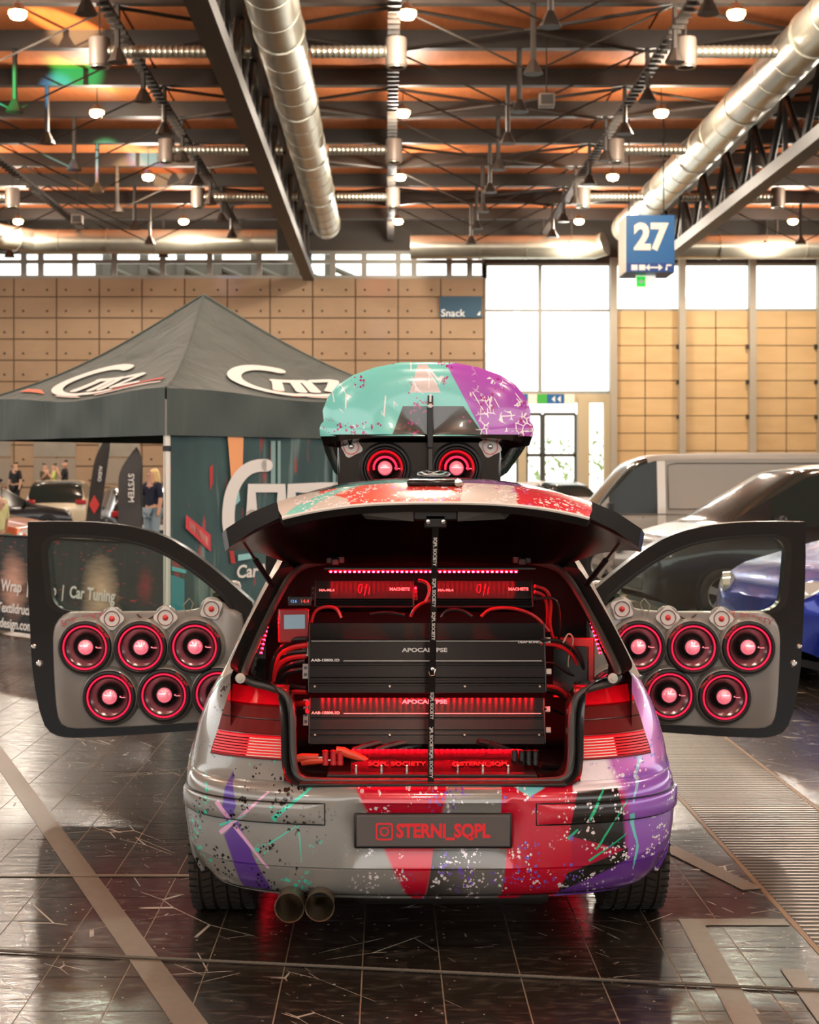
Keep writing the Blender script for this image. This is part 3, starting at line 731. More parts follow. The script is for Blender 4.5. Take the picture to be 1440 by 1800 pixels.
for nm, test in (('side_glass', lambda q: q[0] > .5 and q[1] < 1.9), ('side_glass', lambda q: q[0] < -.5 and q[1] < 1.9), ('windscreen', lambda q: q[1] > 1.9)):
    ff = [f for f in gl.f if test(sum((Vector(gl.v[i]) for i in f), Vector())/4)]; used = sorted({i for f in ff for i in f}); mp_ = {i: k for k, i in enumerate(used)}
    MB().add([gl.v[i] for i in used], [tuple(mp_[i] for i in f) for f in ff]).build(nm, pane('tinted_glass', (60,66,62), .2), car)
# inner lining of pillars, cabin tub
trimm = mat('boot_lining', (20,17,17), .85, var=.3, scale=80)
tub = MB().box((0, 1.75, .26), (1.5, 2.6, .05)).box((0, .95, .80), (1.26, .04, 1.08))
for s in (-1, 1):
    tub.grid([[(s*.70,.24,.6),(s*.70,.95,.6)],[(s*.70,.24,.95),(s*.72,.95,.95)],[(s*.55,.62,1.33),(s*.56,.95,1.34)]])
    tub.box((s*.585, .42, .76), (.13, .22, .30))
tub.box((0, .5, .575), (1.2, .85, .03)).box((0, .80, 1.345), (1.0, .32, .012))
tub.build('boot_tub', trimm, car, smooth=0)
# --- boot aperture: rubber seal and body flange
ap = [(0,.612,.085),(.40,.612,.085),(.455,.622,.09),(.474,.66,.10),(.478,.80,.125),(.484,.865,.14),(.505,.905,.15),(.56,.925,.165),(.625,.935,.18),(.655,.955,.20),(.640,1.0,.25),(.60,1.10,.345),(.545,1.22,.47),(.505,1.29,.55),(.45,1.325,.60),(.30,1.338,.62),(0,1.345,.63)]
ou = [(0,.606,.055),(.42,.606,.055),(.492,.612,.062),(.512,.66,.085),(.516,.80,.11),(.522,.875,.13),(.54,.935,.15),(.60,.958,.17),(.66,.968,.19),(.705,.985,.215),(.69,1.03,.27),(.648,1.13,.365),(.59,1.25,.49),(.55,1.32,.57),(.49,1.36,.625),(.32,1.378,.645),(0,1.386,.655)]
def full(h): return [(-x, y, z) for x, z, y in h[::-1]]+[(x, y, z) for x, z, y in h[1:]]
def dense(h): return [tuple(p) for p in smoothp(full(h), 2)]
A, O = dense(ap), dense(ou)
MB().grid([O, [tuple((Vector(a)*.55+Vector(o)*.45)+Vector((0,.018,0))) for a, o in zip(A, O)], [(x, y+.035, z) for x, y, z in A], [(x*.985, y+.16, z) for x, y, z in A]]).build('boot_flange', mat('flange_black', (22,21,20), .25, coat=.4), car)
MB().tube([(x, y+.012, z) for x, y, z in A], .0135, 8).build('boot_seal', mat('seal_rubber', (52,50,47), .45), car)
MB().box((0, .065, .612), (.9, .05, .012)).build('loading_sill', black, car, bevel=.004)
for s in (-1, 1):                       # white rubber stops on the pillars
    x, z = K(423 if s < 0 else 1077, 1192, .16)
    MB().lathe([(0,.02),(.006,.02),(.007,.012),(.016,.012),(.018,0)], 16, (x, .155, z)).build('stop_buffer', mat('buffer_white', (190,188,178), .5), car)
# --- tail lamps
def lampz(z): return interp(y0t, z)
redl = mat('lens_red', (222,14,30), .2, coat=.15, spec=.3, emit=.16, emc=(230,8,20)); smoke = mat('lens_smoked', (104,26,28), .15, coat=.8)
lnm = mat('lens_line', (90,3,9), .7, spec=.05); whl = mat('lens_reverse', (236,200,190), .3)
def lamp_pt(z, k, s, off):
    W = interp(Wt, z); xi = .500-.006*(z-.68)/.24; xo = lerp(.775, .705, (z-.68)/.24)
    ta, tb_ = tcut(xi, W), tcut(xo, W); x, y = plan(lerp(ta, tb_, k), W, lampz(z)-off, BL); return (s*x, y, z)
for s in (-1, 1):
    tl = MB(); K20 = [k/20 for k in range(21)]
    tl.grid([[lamp_pt(z, k, s, -.02) for k in K20] for z in (.675,.678)]+[] if False else [[lamp_pt(z, k, s, o) for k in K20] for z, o in ((.676,-.02),(.678,.006),(.70,.014),(.80,.012),(.90,.008),(.918,.002),(.922,-.02))])
    lo = tl.build('tail_lamp', mat('lamp_housing', (120,6,16), .2, coat=.8), car)
    for nm, za, zb, mm in (('top_lens', .858, .912, redl), ('middle_lens', .762, .856, smoke), ('bottom_lens', .684, .760, redl)):
        rows = [[lamp_pt(z, lerp(.03, .985, k), s, o) for k in K20] for z, o in ((za,.010),(za+.004,.018),(zb-.004,.016-.006*(zb > .9)),(zb,.008))]
        L = MB().grid(rows).build(nm, mm, lo)
    m = MB()
    for k in range(7): m.tube([lamp_pt(.690+k*.0095, lerp(.05, .42, q/6), s, .0185) for q in range(7)], .0022, 4)
    m.build('reverse_stripes', whl, lo); m = MB()
    for k in range(7): m.tube([lamp_pt(.690+k*.0095, lerp(.44, .98, q/8), s, .0175) for q in range(9)], .0018, 4)
    m.build('lens_ribs', lnm, lo); MB().tube([lamp_pt(.812, lerp(.03, .98, q/10), s, .0175) for q in range(11)], .002, 4).build('lens_seam', black, lo)
# --- wheels
tread = NT('tyre_tread', None)
def wheel(x, y, r, wd_, parent, s, rimm, tm=None, nspoke=5, name='wheel', tread=True):
    prof = []
    half = wd_/2
    pr = [(r*.66,-half*.86),(r*.80,-half),(r*.93,-half*.98),(r*.985,-half*.86)]
    k = 0
    for g in (-.62,-.22,.22,.62):
        pr += [(r,half*(g-.17)),(r,half*(g-.045)),(r-.009,half*(g-.035)),(r-.009,half*(g+.035)),(r,half*(g+.045))]
    pr += [(r*.985,half*.86),(r*.93,half*.98),(r*.80,half),(r*.66,half*.86)]
    o = MB().lathe(pr, 48, (0,0,0), 'x').build(name, tm or rubber, parent); o.location = (x, y, r)
    if tread:
        m = MB()
        for q in range(56):
            a = 2*PI*q/56
            for gx, sk in ((-.84, .0), (.84, .0), (-.42, .05), (.42, -.05), (0, .04)):
                Mx = Matrix.Rotation(a, 3, 'X')
                m.box(Mx @ Vector((half*gx, 0, r-.0045)), (half*(.26 if abs(gx) > .5 else .30), .0055, .012), Mx @ Matrix.Rotation(sk*8, 3, 'Z'))
        m.build('tread_groove', mat('tread_dark', (6,6,6), .8), o, smooth=0)
    m = MB(); fx = s*half*.7
    m.lathe([(r*.68,s*half*.86),(r*.66,fx*1.2),(r*.60,fx*.9),(r*.60,-fx)], 32, (0,0,0), 'x')
    for q in range(nspoke):
        Mx = Matrix.Rotation(2*PI*q/nspoke, 3, 'X')
        m.add([Mx @ Vector((fx*1.05, w_, h)) for h, w_ in ((.03,-.03),(.03,.03),(r*.63,.045),(r*.63,-.045))]+[Mx @ Vector((fx*.75, w_, h)) for h, w_ in ((.03,-.03),(.03,.03),(r*.63,.045),(r*.63,-.045))], [(0,1,2,3),(4,7,6,5),(0,4,5,1),(1,5,6,2),(2,6,7,3),(3,7,4,0)])
    m.lathe([(0,fx*1.15),(.05,fx*1.12),(.06,fx*.6)], 16, (0,0,0), 'x')
    m.build('rim', rimm, o)
    return o
tyrem = NT('tyre_brown', 'world').out(lin((58,50,44)), .62)
for s in (-1, 1):
    for a in (AXR, AXF): wheel(s*.768, a, .305, .235, car, s, mat('rim_dark', (60,58,56), .3, .9), tyrem)
MB().tube([(-.7, .85, .26), (.7, .85, .26)], .035, 8).build('rear_axle', MATS['underbody'], car)
# red glow strips below the sills
for s in (-1, 1): MB().box((s*.66, 1.95, .19), (.02, 1.9, .008)).build('underglow_strip', mat('red_underglow', (255,30,60), .4, emit=1.6, emc=(255,12,40)), car, smooth=0)
# ------------------------------------------------------------------ tailgate (open)
tgm = NT('tailgate_wrap', car); x, y = tgm.x, tgm.y
T = lambda px: (px-VX)/545-.155
xs = tgm.M('MULTIPLY_ADD', tgm.noise(tgm.co, 14, 3), .02, tgm.M('ADD', x, -.01))
c = tgm.mix(tgm.step(x, T(545), T(548)), lin((206,202,194)), lin((206,202,194)))
c = tgm.mix(tgm.poly(xs, y, [(T(530),.3),(T(585),.3),(T(690),-.4),(T(560),-.15)], .006), c, lin((222,84,70)))
c = tgm.mix(tgm.poly(xs, y, [(T(585),.4),(T(850),.4),(T(800),-.40),(T(620),-.40)], .006), c, lin((226,74,62)))
c = tgm.mix(tgm.poly(xs, y, [(T(500),-.27),(T(660),-.02),(T(700),-.0),(T(540),-.28)], .01), c, lin((120,210,200)))
c = tgm.mix(tgm.poly(xs, y, [(T(905),.5),(T(1200),.5),(T(1200),-.6),(T(905),-.6)], .003), c, lin((206,24,60)))
c = tgm.mix(tgm.splat(xs, y, 110, .95, 9, .46, 5), c, lin((246,236,240)))
c = tgm.mix(tgm.M('MULTIPLY', tgm.splat(xs, y, 90, .8, 9, .55, 15), tgm.step(x, -.3, -.2)), c, lin((190,110,196)))
tgm = tgm.out(c, .22, Coat_Weight=.7, Coat_Roughness=.04)
# rows along the hatch: (y, z centre, half width, drop at edge)
tg = [(.62,1.362,.49,.03),(.52,1.425,.54,.05),(.38,1.505,.615,.085),(.24,1.575,.675,.13),(.12,1.628,.708,.175),(.05,1.646,.712,.19),(-.02,1.645,.705,.185),(-.08,1.638,.685,.16),(-.11,1.632,.60,.10),(-.12,1.630,.515,.062),(-.18,1.617,.508,.056),(-.25,1.594,.50,.052),(-.295,1.572,.485,.05)]
U = [k/18 for k in range(-18, 19)]
def tgp(r, u, off=0):
    y, zc, w_, dr = r; return (w_*u, y+.02*abs(u)**2, zc-dr*abs(u)**2.6-off)
up_, lo_ = [[tgp(r, u) for u in U] for r in tg], [[tgp((r[0]+.015*(i == len(tg)-1), r[1], r[2]*.985, r[3]), u, .032+.03*math.sin(PI*min(1, i/12))) for u in U] for i, r in enumerate(tg)]
tgate = MB().grid(up_[:10]).build('tailgate', glossblack, car)
MB().grid(up_[9:]).build('painted_skin', tgm, tgate)
MB().grid(lo_).grid([[a, b_] for a, b_ in zip([r[0] for r in up_], [r[0] for r in lo_])]).grid([[a, b_] for a, b_ in zip([r[-1] for r in up_], [r[-1] for r in lo_])]).grid([up_[-1], lo_[-1]]).build('inner_panel', mat('hatch_inner', (12,12,12), .3), tgate)
lip = MB().tube([Vector(p)+Vector((0,-.002,-.004)) for p in up_[-1]], .006, 6).build('lower_lip', mat('lip_white', (226,222,214), .25), tgate)
MB().box((0, -.20, 1.535), (.145, .10, .05)).box((0, -.235, 1.508), (.07, .03, .045)).build('latch', mat('latch_dark', (34,33,32), .3, .4), tgate, bevel=.006)
m = MB()
for s in (-1, 1): m.add([(s*.07,-.262,1.548),(s*.20,-.262,1.545),(s*.235,-.262,1.53),(s*.22,-.255,1.515),(s*.07,-.262,1.508)], [(0,1,2,3,4)])
m.build('grip_recess', mat('recess_grey', (70,68,66), .2, .5), tgate, smooth=0)
for s in (-1, 1):
    for q in (-.02, .02): MB().lathe([(0,.006),(.007,.005),(.008,0)], 8, (q*1.2, -.262, 1.507)).build('latch_screw', chrome, tgate)
    MB().box((s*.345, .60, 1.35), (.07, .07, .05)).box((s*.345, .57, 1.335), (.03, .05, .03)).build('hinge', black, tgate, bevel=.006)
    a, b_ = Vector((s*.66, .10, 1.455)), Vector((s*.575, .50, 1.255)); mid = a.lerp(b_, .5)
    MB().tube([a, mid], .005, 8).build('strut_rod', black, tgate); MB().tube([mid, b_], .0105, 8).build('gas_strut', black, tgate)
    MB().lathe([(0,.012),(.011,.008),(.013,0),(.011,-.008),(0,-.012)], 10, a).build('strut_ball', black, tgate)
# emblem and grip on the painted skin
p = Vector((0, -.055, 1.654)); Mx = Matrix.Rotation(math.radians(10), 4, 'X')
e = MB().lathe([(0,.0),(.052,.0),(.055,.004),(.054,.008),(.048,.009),(.047,.004),(0,.004)], 40, (0,0,0), 'z')
for pts in ([(-.022,.042),(0,.006),(.022,.042)], [(-.043,.018),(-.02,-.04),(0,.0),(.02,-.04),(.043,.018)]):
    vs, fs = stroke(pts, .009); e.add([(v[0], v[1], .0085) for v in vs], fs)
e.xf(Matrix.Translation(p) @ Mx).build('round_emblem', mat('emblem_black', (20,20,20), .15, .5, coat=.6), tgate)
p = Vector((.0, -.165, 1.624)); h = MB().box((0,0,.006), (.18,.030,.022)).xf(Matrix.Translation(p) @ Matrix.Rotation(math.radians(12), 4, 'X')).build('hatch_grip', glossblack, tgate, bevel=.008)
MB().lathe([(0,.012),(.012,.01),(.014,.0)], 14, (.075, -.178, 1.63)).build('lock_barrel', chrome, tgate)
# ------------------------------------------------------------------ front doors (open wide)
YD = 2.98; doorm = mat('door_black', (12,11,11), .2, coat=.12, spec=.35)
pan = mat('door_board_grey', (142,138,132), .30, .1, coat=.3)
surm = mat('woofer_surround', (12,12,12), .5); ringm = mat('woofer_ring', (236,44,92), .3, emit=.55, emc=(255,20,70)); conem = mat('woofer_cone', (120,104,104), .24, .95); capm = mat('woofer_cap', (255,200,206), .14, .5, emit=.5, emc=(255,90,120))  # cap's pink tone and glow stand in for red LED light on it
twf, twc, twk = mat('tweeter_frame', (226,222,216), .4), mat('tweeter_cone', (250,200,190), .4), mat('tweeter_cap', (216,60,60), .3)
def woofer_mb(R, red=True):
    m = MB()
    m.mi(0).lathe([(R,0),(R,.012),(R*.97,.020),(R*.90,.022),(R*.84,.014)], 40)
    m.mi(1).lathe([(R*.84,.014),(R*.825,.019),(R*.785,.019),(R*.77,.012)], 40)
    m.mi(0).lathe([(R*.77,.012),(R*.74,.016),(R*.70,.010)], 40)
    m.mi(2).lathe([(R*.70,.010),(R*.6,-.004),(R*.45,-.022),(R*.30,-.036),(R*.27,-.036)], 40)
    m.mi(0).lathe([(R*.34,-.034),(R*.33,-.010),(R*.30,-.006),(R*.285,-.008)], 24)
    m.mi(3).lathe([(R*.285,-.008),(R*.26,.006),(R*.18,.016),(R*.08,.019),(.0001,.020)], 24)
    m.box((R*.52, .004, -R*.02), (R*.17, .004, R*.03)).box((R*.40, .012, R*.0), (R*.05, .006, R*.05))
    return m
def tweeter_mb(r):
    m = MB(); q = []
    for k in range(32):
        a = 2*PI*k/32; rad = r*(1.12+.38*max(0, math.cos(2*a))**3*1.0+.30*max(0, -math.cos(2*a))**3); q.append((rad*math.cos(a), rad*math.sin(a)))
    m.mi(0).prism(q, -.008, .004)
    m.mi(3).lathe([(r*.98,.008),(r*.98,.013),(r*.90,.013),(r*.90,.008)], 24); m.mi(1).lathe([(r*.90,.009),(r*.4,.003)], 24); m.mi(2).lathe([(r*.42,.002),(r*.36,.010),(r*.2,.015),(0.0001,.016)], 16)
    return m
def d2(px, py, y=YD):
    p = P(px, py, CY+y); return Vector((p.x-CX, p.z))
outer = [(51,917),(51,917),(110,916),(180,918),(240,926),(290,941),(335,967),(380,1002),(420,1036),(452,1064),(440,1120),(425,1200),(415,1276),(300,1286),(150,1296),(98,1294),(76,1270),(60,1190),(55,1110),(50,1000)]
glass_o = [(80,942),(150,943),(210,948),(262,960),(312,985),(352,1013),(392,1046),(416,1076),(300,1076),(180,1076),(92,1076),(86,1010)]
board = [(96,1074),(180,1074),(300,1073),(352,1070),(365,1056),(392,1052),(402,1070),(432,1074),(428,1140),(415,1262),(300,1272),(150,1279),(118,1277),(104,1262),(98,1180)]
woof = [(152,1134),(249,1134),(344,1133),(194,1220),(290,1217),(385,1215)]
twet = [(202,1085),(295,1083),(375,1068)]
wsrc = tsrc2 = None
for s in (1, -1):                       # s=1: door at the left of the picture
    if s == 1: f2 = lambda a: d2(*a)
    else: f2 = lambda a: Vector((-d2(*a)[0], d2(*a)[1]))
    side = 'left' if s == 1 else 'right'
    oo = resample(smoothp([f2(p) for p in outer], 1, True), 90); gg = resample(smoothp([f2(p) for p in glass_o], 2, True), 90)
    # match ring starts
    k0 = min(range(90), key=lambda i: (oo[i]-f2((50,917))).length); oo = oo[k0:]+oo[:k0]; k0 = min(range(90), key=lambda i: (gg[i]-f2((80,940))).length); gg = gg[k0:]+gg[:k0]
    ctr = f2((250, 1010))
    gg = []
    base = resample(smoothp([f2(p) for p in glass_o], 2, True), 400)
    for p in oo:                        # window loop point nearest in direction from the window centre
        d_ = (p-ctr).normalized(); gg.append(max(base, key=lambda q: (q-ctr).normalized().dot(d_)))
    fr = MB().ring([tuple(p) for p in oo], [tuple(p) for p in gg], YD-.03, YD+.085)
    door = tag(fr.build('door', doorm, car), 'open %s door seen from inside with loudspeakers on a grey board' % side)
    in2 = [tuple(Vector(p).lerp(ctr, .03)) for p in gg]; ou2 = [tuple(Vector(p).lerp(ctr, -.045)) for p in gg]
    MB().ring(ou2, in2, YD-.045, YD-.02).build('window_seal', mat('door_seal', (30,29,28), .2, .3), door)
    MB().prism([tuple(p) for p in gg], YD+.02, YD+.024).build('window_glass', pane('door_glass', (236,244,240), .1), door)
    # board with rounded edge
    bb = resample(smoothp([f2(p) for p in board], 2, True), 80); cb = f2((250, 1175)); m = MB()
    m.grid([[(p[0], YD-y_, p[1]) for p in [Vector(q).lerp(cb, k) for q in bb]] for y_, k in ((.03,0),(.055,.0),(.068,.012),(.072,.03))], True)
    n0 = len(m.v)-80; m.f.append(tuple(range(n0, n0+80))); m.m.append(0); m.build('door_board', pan, door)
    for i, w_ in enumerate(woof):
        p = f2(w_)
        p = Vector((p[0]*(1-.072/ (CY+YD))-.0, p[1]))
        m = MB(); m.lathe([(.156,0),(.150,.022),(.142,.040),(.13,.044)], 36).xf(Matrix.Translation((p[0], YD-.070, p[1]))).build('woofer_collar', pan, door)
        if wsrc is None: wsrc = woofer_mb(.137).build('woofer', [surm, ringm, conem, capm], door); wsrc.location = (p[0], YD-.112, p[1])
        else: inst(wsrc, door, (p[0], YD-.112, p[1]))
        for lx, an in ((.0, 42 if s == 1 else 138),):
            a = math.radians(an); q = Vector((p[0]+.127*math.cos(a), YD-.1355, p[1]+.127*math.sin(a)))
            text('STERNI_SQPL', .016, q, (math.sin(a), 0, -math.cos(a)) if s == 1 else (math.sin(a), 0, -math.cos(a)), (math.cos(a), 0, math.sin(a)), predm, door, name='woofer_lettering', bold=.0004)
    for i, w_ in enumerate(twet):
        p = f2(w_)
        if tsrc2 is None: tsrc2 = tweeter_mb(.042).build('tweeter', [twf, twc, twk, black], door)
        o = tsrc2 if tsrc2.parent is door and tsrc2.location.length == 0 else inst(tsrc2, door)
        o.location = (p[0], YD-.082, p[1]); o.rotation_euler = (0, (.5 if i == 2 else 0)*(-s), 0)
        MB().lathe([(.062,0),(.058,.018),(.03,.02)], 24, (p[0], YD-.06, p[1])).build('tweeter_pod', pan, door)
    q = f2((160, 1084) if s == 1 else (160,1082)); 
    text('SQPL SOCIETY', .045, (q[0], YD-.0745, q[1]), (1, 0, .22*s), (-.22*s, 0, 1), mat('script_red', (190,70,70), .6), door, name='signature', bold=.0)
    a, b_ = f2((245,1077)), f2((275,1080))
    MB().tube([(lerp(a[0], b_[0], k/8), YD-.085-.0*k, lerp(a[1], b_[1], k/8)-.022*math.sin(PI*k/8)) for k in range(9)], .004, 5).build('cable_loop', mat('cable_brown', (70,30,26), .5), door)
    a = f2((330, 1078)); MB().tube([(a[0], YD-.08, a[1]), (a[0]-.01*s, YD-.09, a[1]+.05), (a[0]+.02*s, YD-.09, a[1]+.085), (a[0]+.04*s, YD-.09, a[1]+.06), (a[0]+.02*s, YD-.08, a[1])], .003, 5).build('cable_tie', mat('cable_pale', (170,160,140), .5), door)
    # latch and edge details
    for (a, r_) in (((62,1135), .014), ((72,1165), .018)):
        p = f2(a); MB().lathe([(0,.012),(r_*.6,.012),(r_,.006),(r_,0)], 14, (p[0], YD-.03, p[1])).build('latch_bolt', chrome, door)
    # mirror on the far side of the glass
    a = f2((392, 1046)); mm = MB().box((0,0,0), (.16,.10,.13)).xf(Matrix.Translation((a[0]+.0, YD+.16, a[1]))).build('door_mirror', mat('mirror_shell', (170,168,160), .3, coat=.4), door, bevel=.03)
    MB().box((a[0], YD+.108, a[1]), (.13, .004, .10)).build('mirror_glass', mat('mirror_silver', (200,205,200), .03, 1), door)
# ------------------------------------------------------------------ roof box and its loudspeaker cabinet
rbm = NT('roof_box_wrap', car); x, z = rbm.x, rbm.z
q = lambda pts: [K(a, b, .82) for a, b in pts]
xs = rbm.M('MULTIPLY_ADD', rbm.noise(rbm.co, 9, 3), .02, rbm.M('ADD', x, -.01))
c = lin((120,212,204))
c = rbm.mix(rbm.poly(x, z, q([(735,640),(752,640),(775,690),(720,690)]), .004), c, lin((222,206,202)))
c = rbm.mix(rbm.poly(x, z, q([(708,714),(815,714),(850,764),(690,764)]), .003), c, lin((62,60,56)))
c = rbm.mix(rbm.poly(x, z, q([(785,640),(960,600),(960,800),(850,764)]), .003), c, lin((176,84,190)))
c = rbm.mix(rbm.poly(x, z, q([(500,600),(626,640),(626,676),(572,704),(566,764),(500,790)]), .003), c, lin((206,30,46)))
sv = rbm.voro(rbm.vec(rbm.M('MULTIPLY_ADD', z, .35, x), 0, rbm.M('MULTIPLY', z, .35)), 22, 'DISTANCE_TO_EDGE')['Distance']
scr = rbm.M('MULTIPLY', rbm.M('LESS_THAN', sv, .035), rbm.step(rbm.noise(rbm.co, 8, 3), .56, .59))
c = rbm.mix(scr, c, lin((246,240,242)))
sv = rbm.voro(xs and rbm.vec(xs, 0, z), 34, 'DISTANCE_TO_EDGE')['Distance']
c = rbm.mix(rbm.M('MULTIPLY', rbm.M('MULTIPLY', rbm.M('LESS_THAN', sv, .07), rbm.step(rbm.noise(rbm.co, 16, 2), .5, .54)), rbm.step(x, .17, .22)), c, lin((246,240,246)))
c = rbm.mix(rbm.splat(xs, z, 90, .8, 9, .55, 11), c, lin((170,40,120)))
rbm = rbm.out(c, .2, Coat_Weight=.7, Coat_Roughness=.05)
ZR = 1.805
box_ = thing('roof_box', 'colourful wrapped roof box with raised lid above the car roof', 'roof box', (CX, CY, 0))
sec = [(.413,0),(.416,.03),(.412,.045),(.400,.06),(.404,.10),(.385,.15),(.345,.20),(.285,.238),(.20,.268),(.115,.285),(.10,.287),(0,.289)]
half = [Vector(p) for p in sec]; loop = [(-p[0], p[1]) for p in half]+[(p[0], p[1]) for p in half[::-1][1:]]
def ring_at(y, sx, sz, dz=0): return [(px*sx, y, ZR+dz+pz*sz) for px, pz in loop]
rows = []
for s_, dy in ((.02,-.065),(.3,-.062),(.55,-.055),(.75,-.044),(.88,-.031),(.95,-.018),(.985,-.008),(1,0)):
    rows.append([(px*s_, .86+dy*(1-.3*pz/.29), ZR+pz*s_) for px, pz in loop])
for y, a, b_, dz in ((1.0,1,1,-.01),(1.4,1,1,-.06),(1.9,.95,.95,-.14),(2.3,.8,.8,-.2),(2.55,.5,.5,-.22),(2.62,.1,.1,-.2)): rows.append(ring_at(y, a, b_, dz))
lid = MB().grid(rows).build('lid', rbm, box_)
lw = [(-.413,.865,ZR)]+[(.413*u, .80+.065*abs(u)**6, ZR-.002) for u in [k/20 for k in range(-20, 21)]]
rim = []
for u in [k/20 for k in range(-20, 21)]:
    rim.append([(.413*u, .797+.065*abs(u)**6, ZR+.006), (.40*u, .81+.07*abs(u)**6, ZR-.03*abs(u)**5-.006), (.33*u, .90, ZR-.04*abs(u)**4-.005), (.33*u, 1.6, ZR-.10)])
MB().grid(rim).build('lid_underside', glossblack, box_)
MB().grid([ring_at(y, a, .0, dz)[:12] for y, a, dz in ((1.0,1,-.3),(2.5,.6,-.3))]) if False else None
tray = MB().box((0, 1.7, 1.475), (.78, 1.75, .07)).build('tray', glossblack, box_, bevel=.03)
for y in (1.1, 1.95):
    MB().box((0, y, 1.428), (1.16, .05, .022)).build('roof_bar', black, box_, bevel=.006)
    for s in (-1, 1): MB().box((s*.53, y, 1.40), (.06, .07, .05)).build('bar_foot', black, box_, bevel=.008)
st = MB().box((.032-.02, .778, ZR+.055), (.022, .006, .20)).build('lid_strap', black, box_, bevel=.002)
MB().box((.012, .778, ZR-.09), (.014, .006, .08)).build('strap_tail', mat('strap_grey', (60,58,56), .5), box_)
MB().lathe([(0,.010),(.008,.010),(.0125,.004),(.0125,0)], 14, (.012, .776, ZR+.115)).build('strap_button', chrome, box_)
MB().box((.012, .774, ZR+.145), (.008, .004, .03)).build('strap_pin', chrome, box_)
cab = thing('speaker_cabinet', 'black loudspeaker cabinet with red-lit woofers under the raised roof box lid', 'speaker', (CX, CY, 0))
xa, xb = K(593, 800, .86)[0], K(882, 800, .86)[0]
MB().box(((xa+xb)/2, 1.11, 1.65), (xb-xa, .40, .28)).build('cabinet', mat('cabinet_black', (16,14,14), .18, coat=.5), cab, bevel=.008)
w2 = None
ringd = mat('woofer_ring_dark', (60,20,26), .3)
for px in (677, 803):
    x, z = K(px, 823, .86)
    o = woofer_mb(.098).build('woofer', [surm, surm, conem, capm], cab); o.location = (x, .872, z); MB().lathe([(.104,0),(.104,.03),(.094,.036)], 32, (x, .912, z)).build('woofer_collar', surm, cab)
    arc = [(x+.044*math.cos(a), .872, z+.044*math.sin(a)) for a in [lerp(-.15, PI+.15, k/24) for k in range(25)]]
    MB().tube(arc, .0045, 6).build('light_arc', mat('arc_red', (255,20,50), .4, emit=5, emc=(255,14,40)), cab)
for px in (617, 863):
    x, z = K(px, 785, .86); o = tweeter_mb(.031).build('tweeter', [twf, twc, mat('tweeter_cap_silver', (190,186,180), .2, .8), twk], cab); o.location = (x, .905, z); o.rotation_euler = (0, .3, 0)
for s in (-1, 1): MB().box(((xa+xb)/2+s*.28, .908, 1.525), (.10, .006, .006)).build('cabinet_led', ledred, cab, smooth=0)
# ------------------------------------------------------------------ amplifiers in the boot
ampm = mat('amp_aluminium', (44,41,40), .33, .95, aniso=1, var=.15, scale=60, stretch=(.02,1,8))
_v = ampm.node_tree.nodes.new('ShaderNodeCombineXYZ'); _v.inputs[1].default_value = .3; _v.inputs[2].default_value = .95
ampm.node_tree.links.new(_v.outputs[0], ampm.node_tree.nodes['Principled BSDF'].inputs['Tangent']); whitep = mat('amp_print', (225,220,214), .5)
ridge = mat('amp_ridge', (70,66,64), .2, .95)
def amp(lab, x0, x1, zb, zt, y, tilt, brand, model, extra, two=True):
    W, H = x1-x0, zt-zb
    t = thing('amplifier', lab, 'amplifier', (CX+(x0+x1)/2, CY+y, zb), 0, 'car audio amplifiers'); t.rotation_euler = (tilt, 0, 0)
    prof = [(0,.004),(.02,0),(.16*H+.02,0)] ; prof = []
    for f, d in two: prof.append((f*H, d))
    rows = [[(sx*W/2, d, z) for z, d in prof] for sx in (-1, 1)]
    m = MB().grid(rows); m.box((0, .05, H*.56), (W*.995, .075, H*.86)); m.build('housing', ampm, t, smooth=20)
    for sx in (-1, 1): MB().box((sx*(W/2+.002), .035, H/2), (.006, .075, H)).build('end_plate', black, t, bevel=.002)
    return t, W, H
x0, x1 = K(545, 1150, .36)[0], K(956, 1150, .36)[0]
pf = ((0,.02),(.0,.006),(.09,.004),(.10,.010),(.13,.010),(.14,.004),(.17,.004),(.18,.010),(.21,.010),(.22,.004),(.36,.003),(.365,.008),(.385,.008),(.39,.002),(.40,.002),(.405,.006),(.42,.006),(.425,0),(.72,0),(.725,.007),(.75,.007),(.755,.001),(.76,.001),(.80,.006),(1.0,.012),(1,.03))
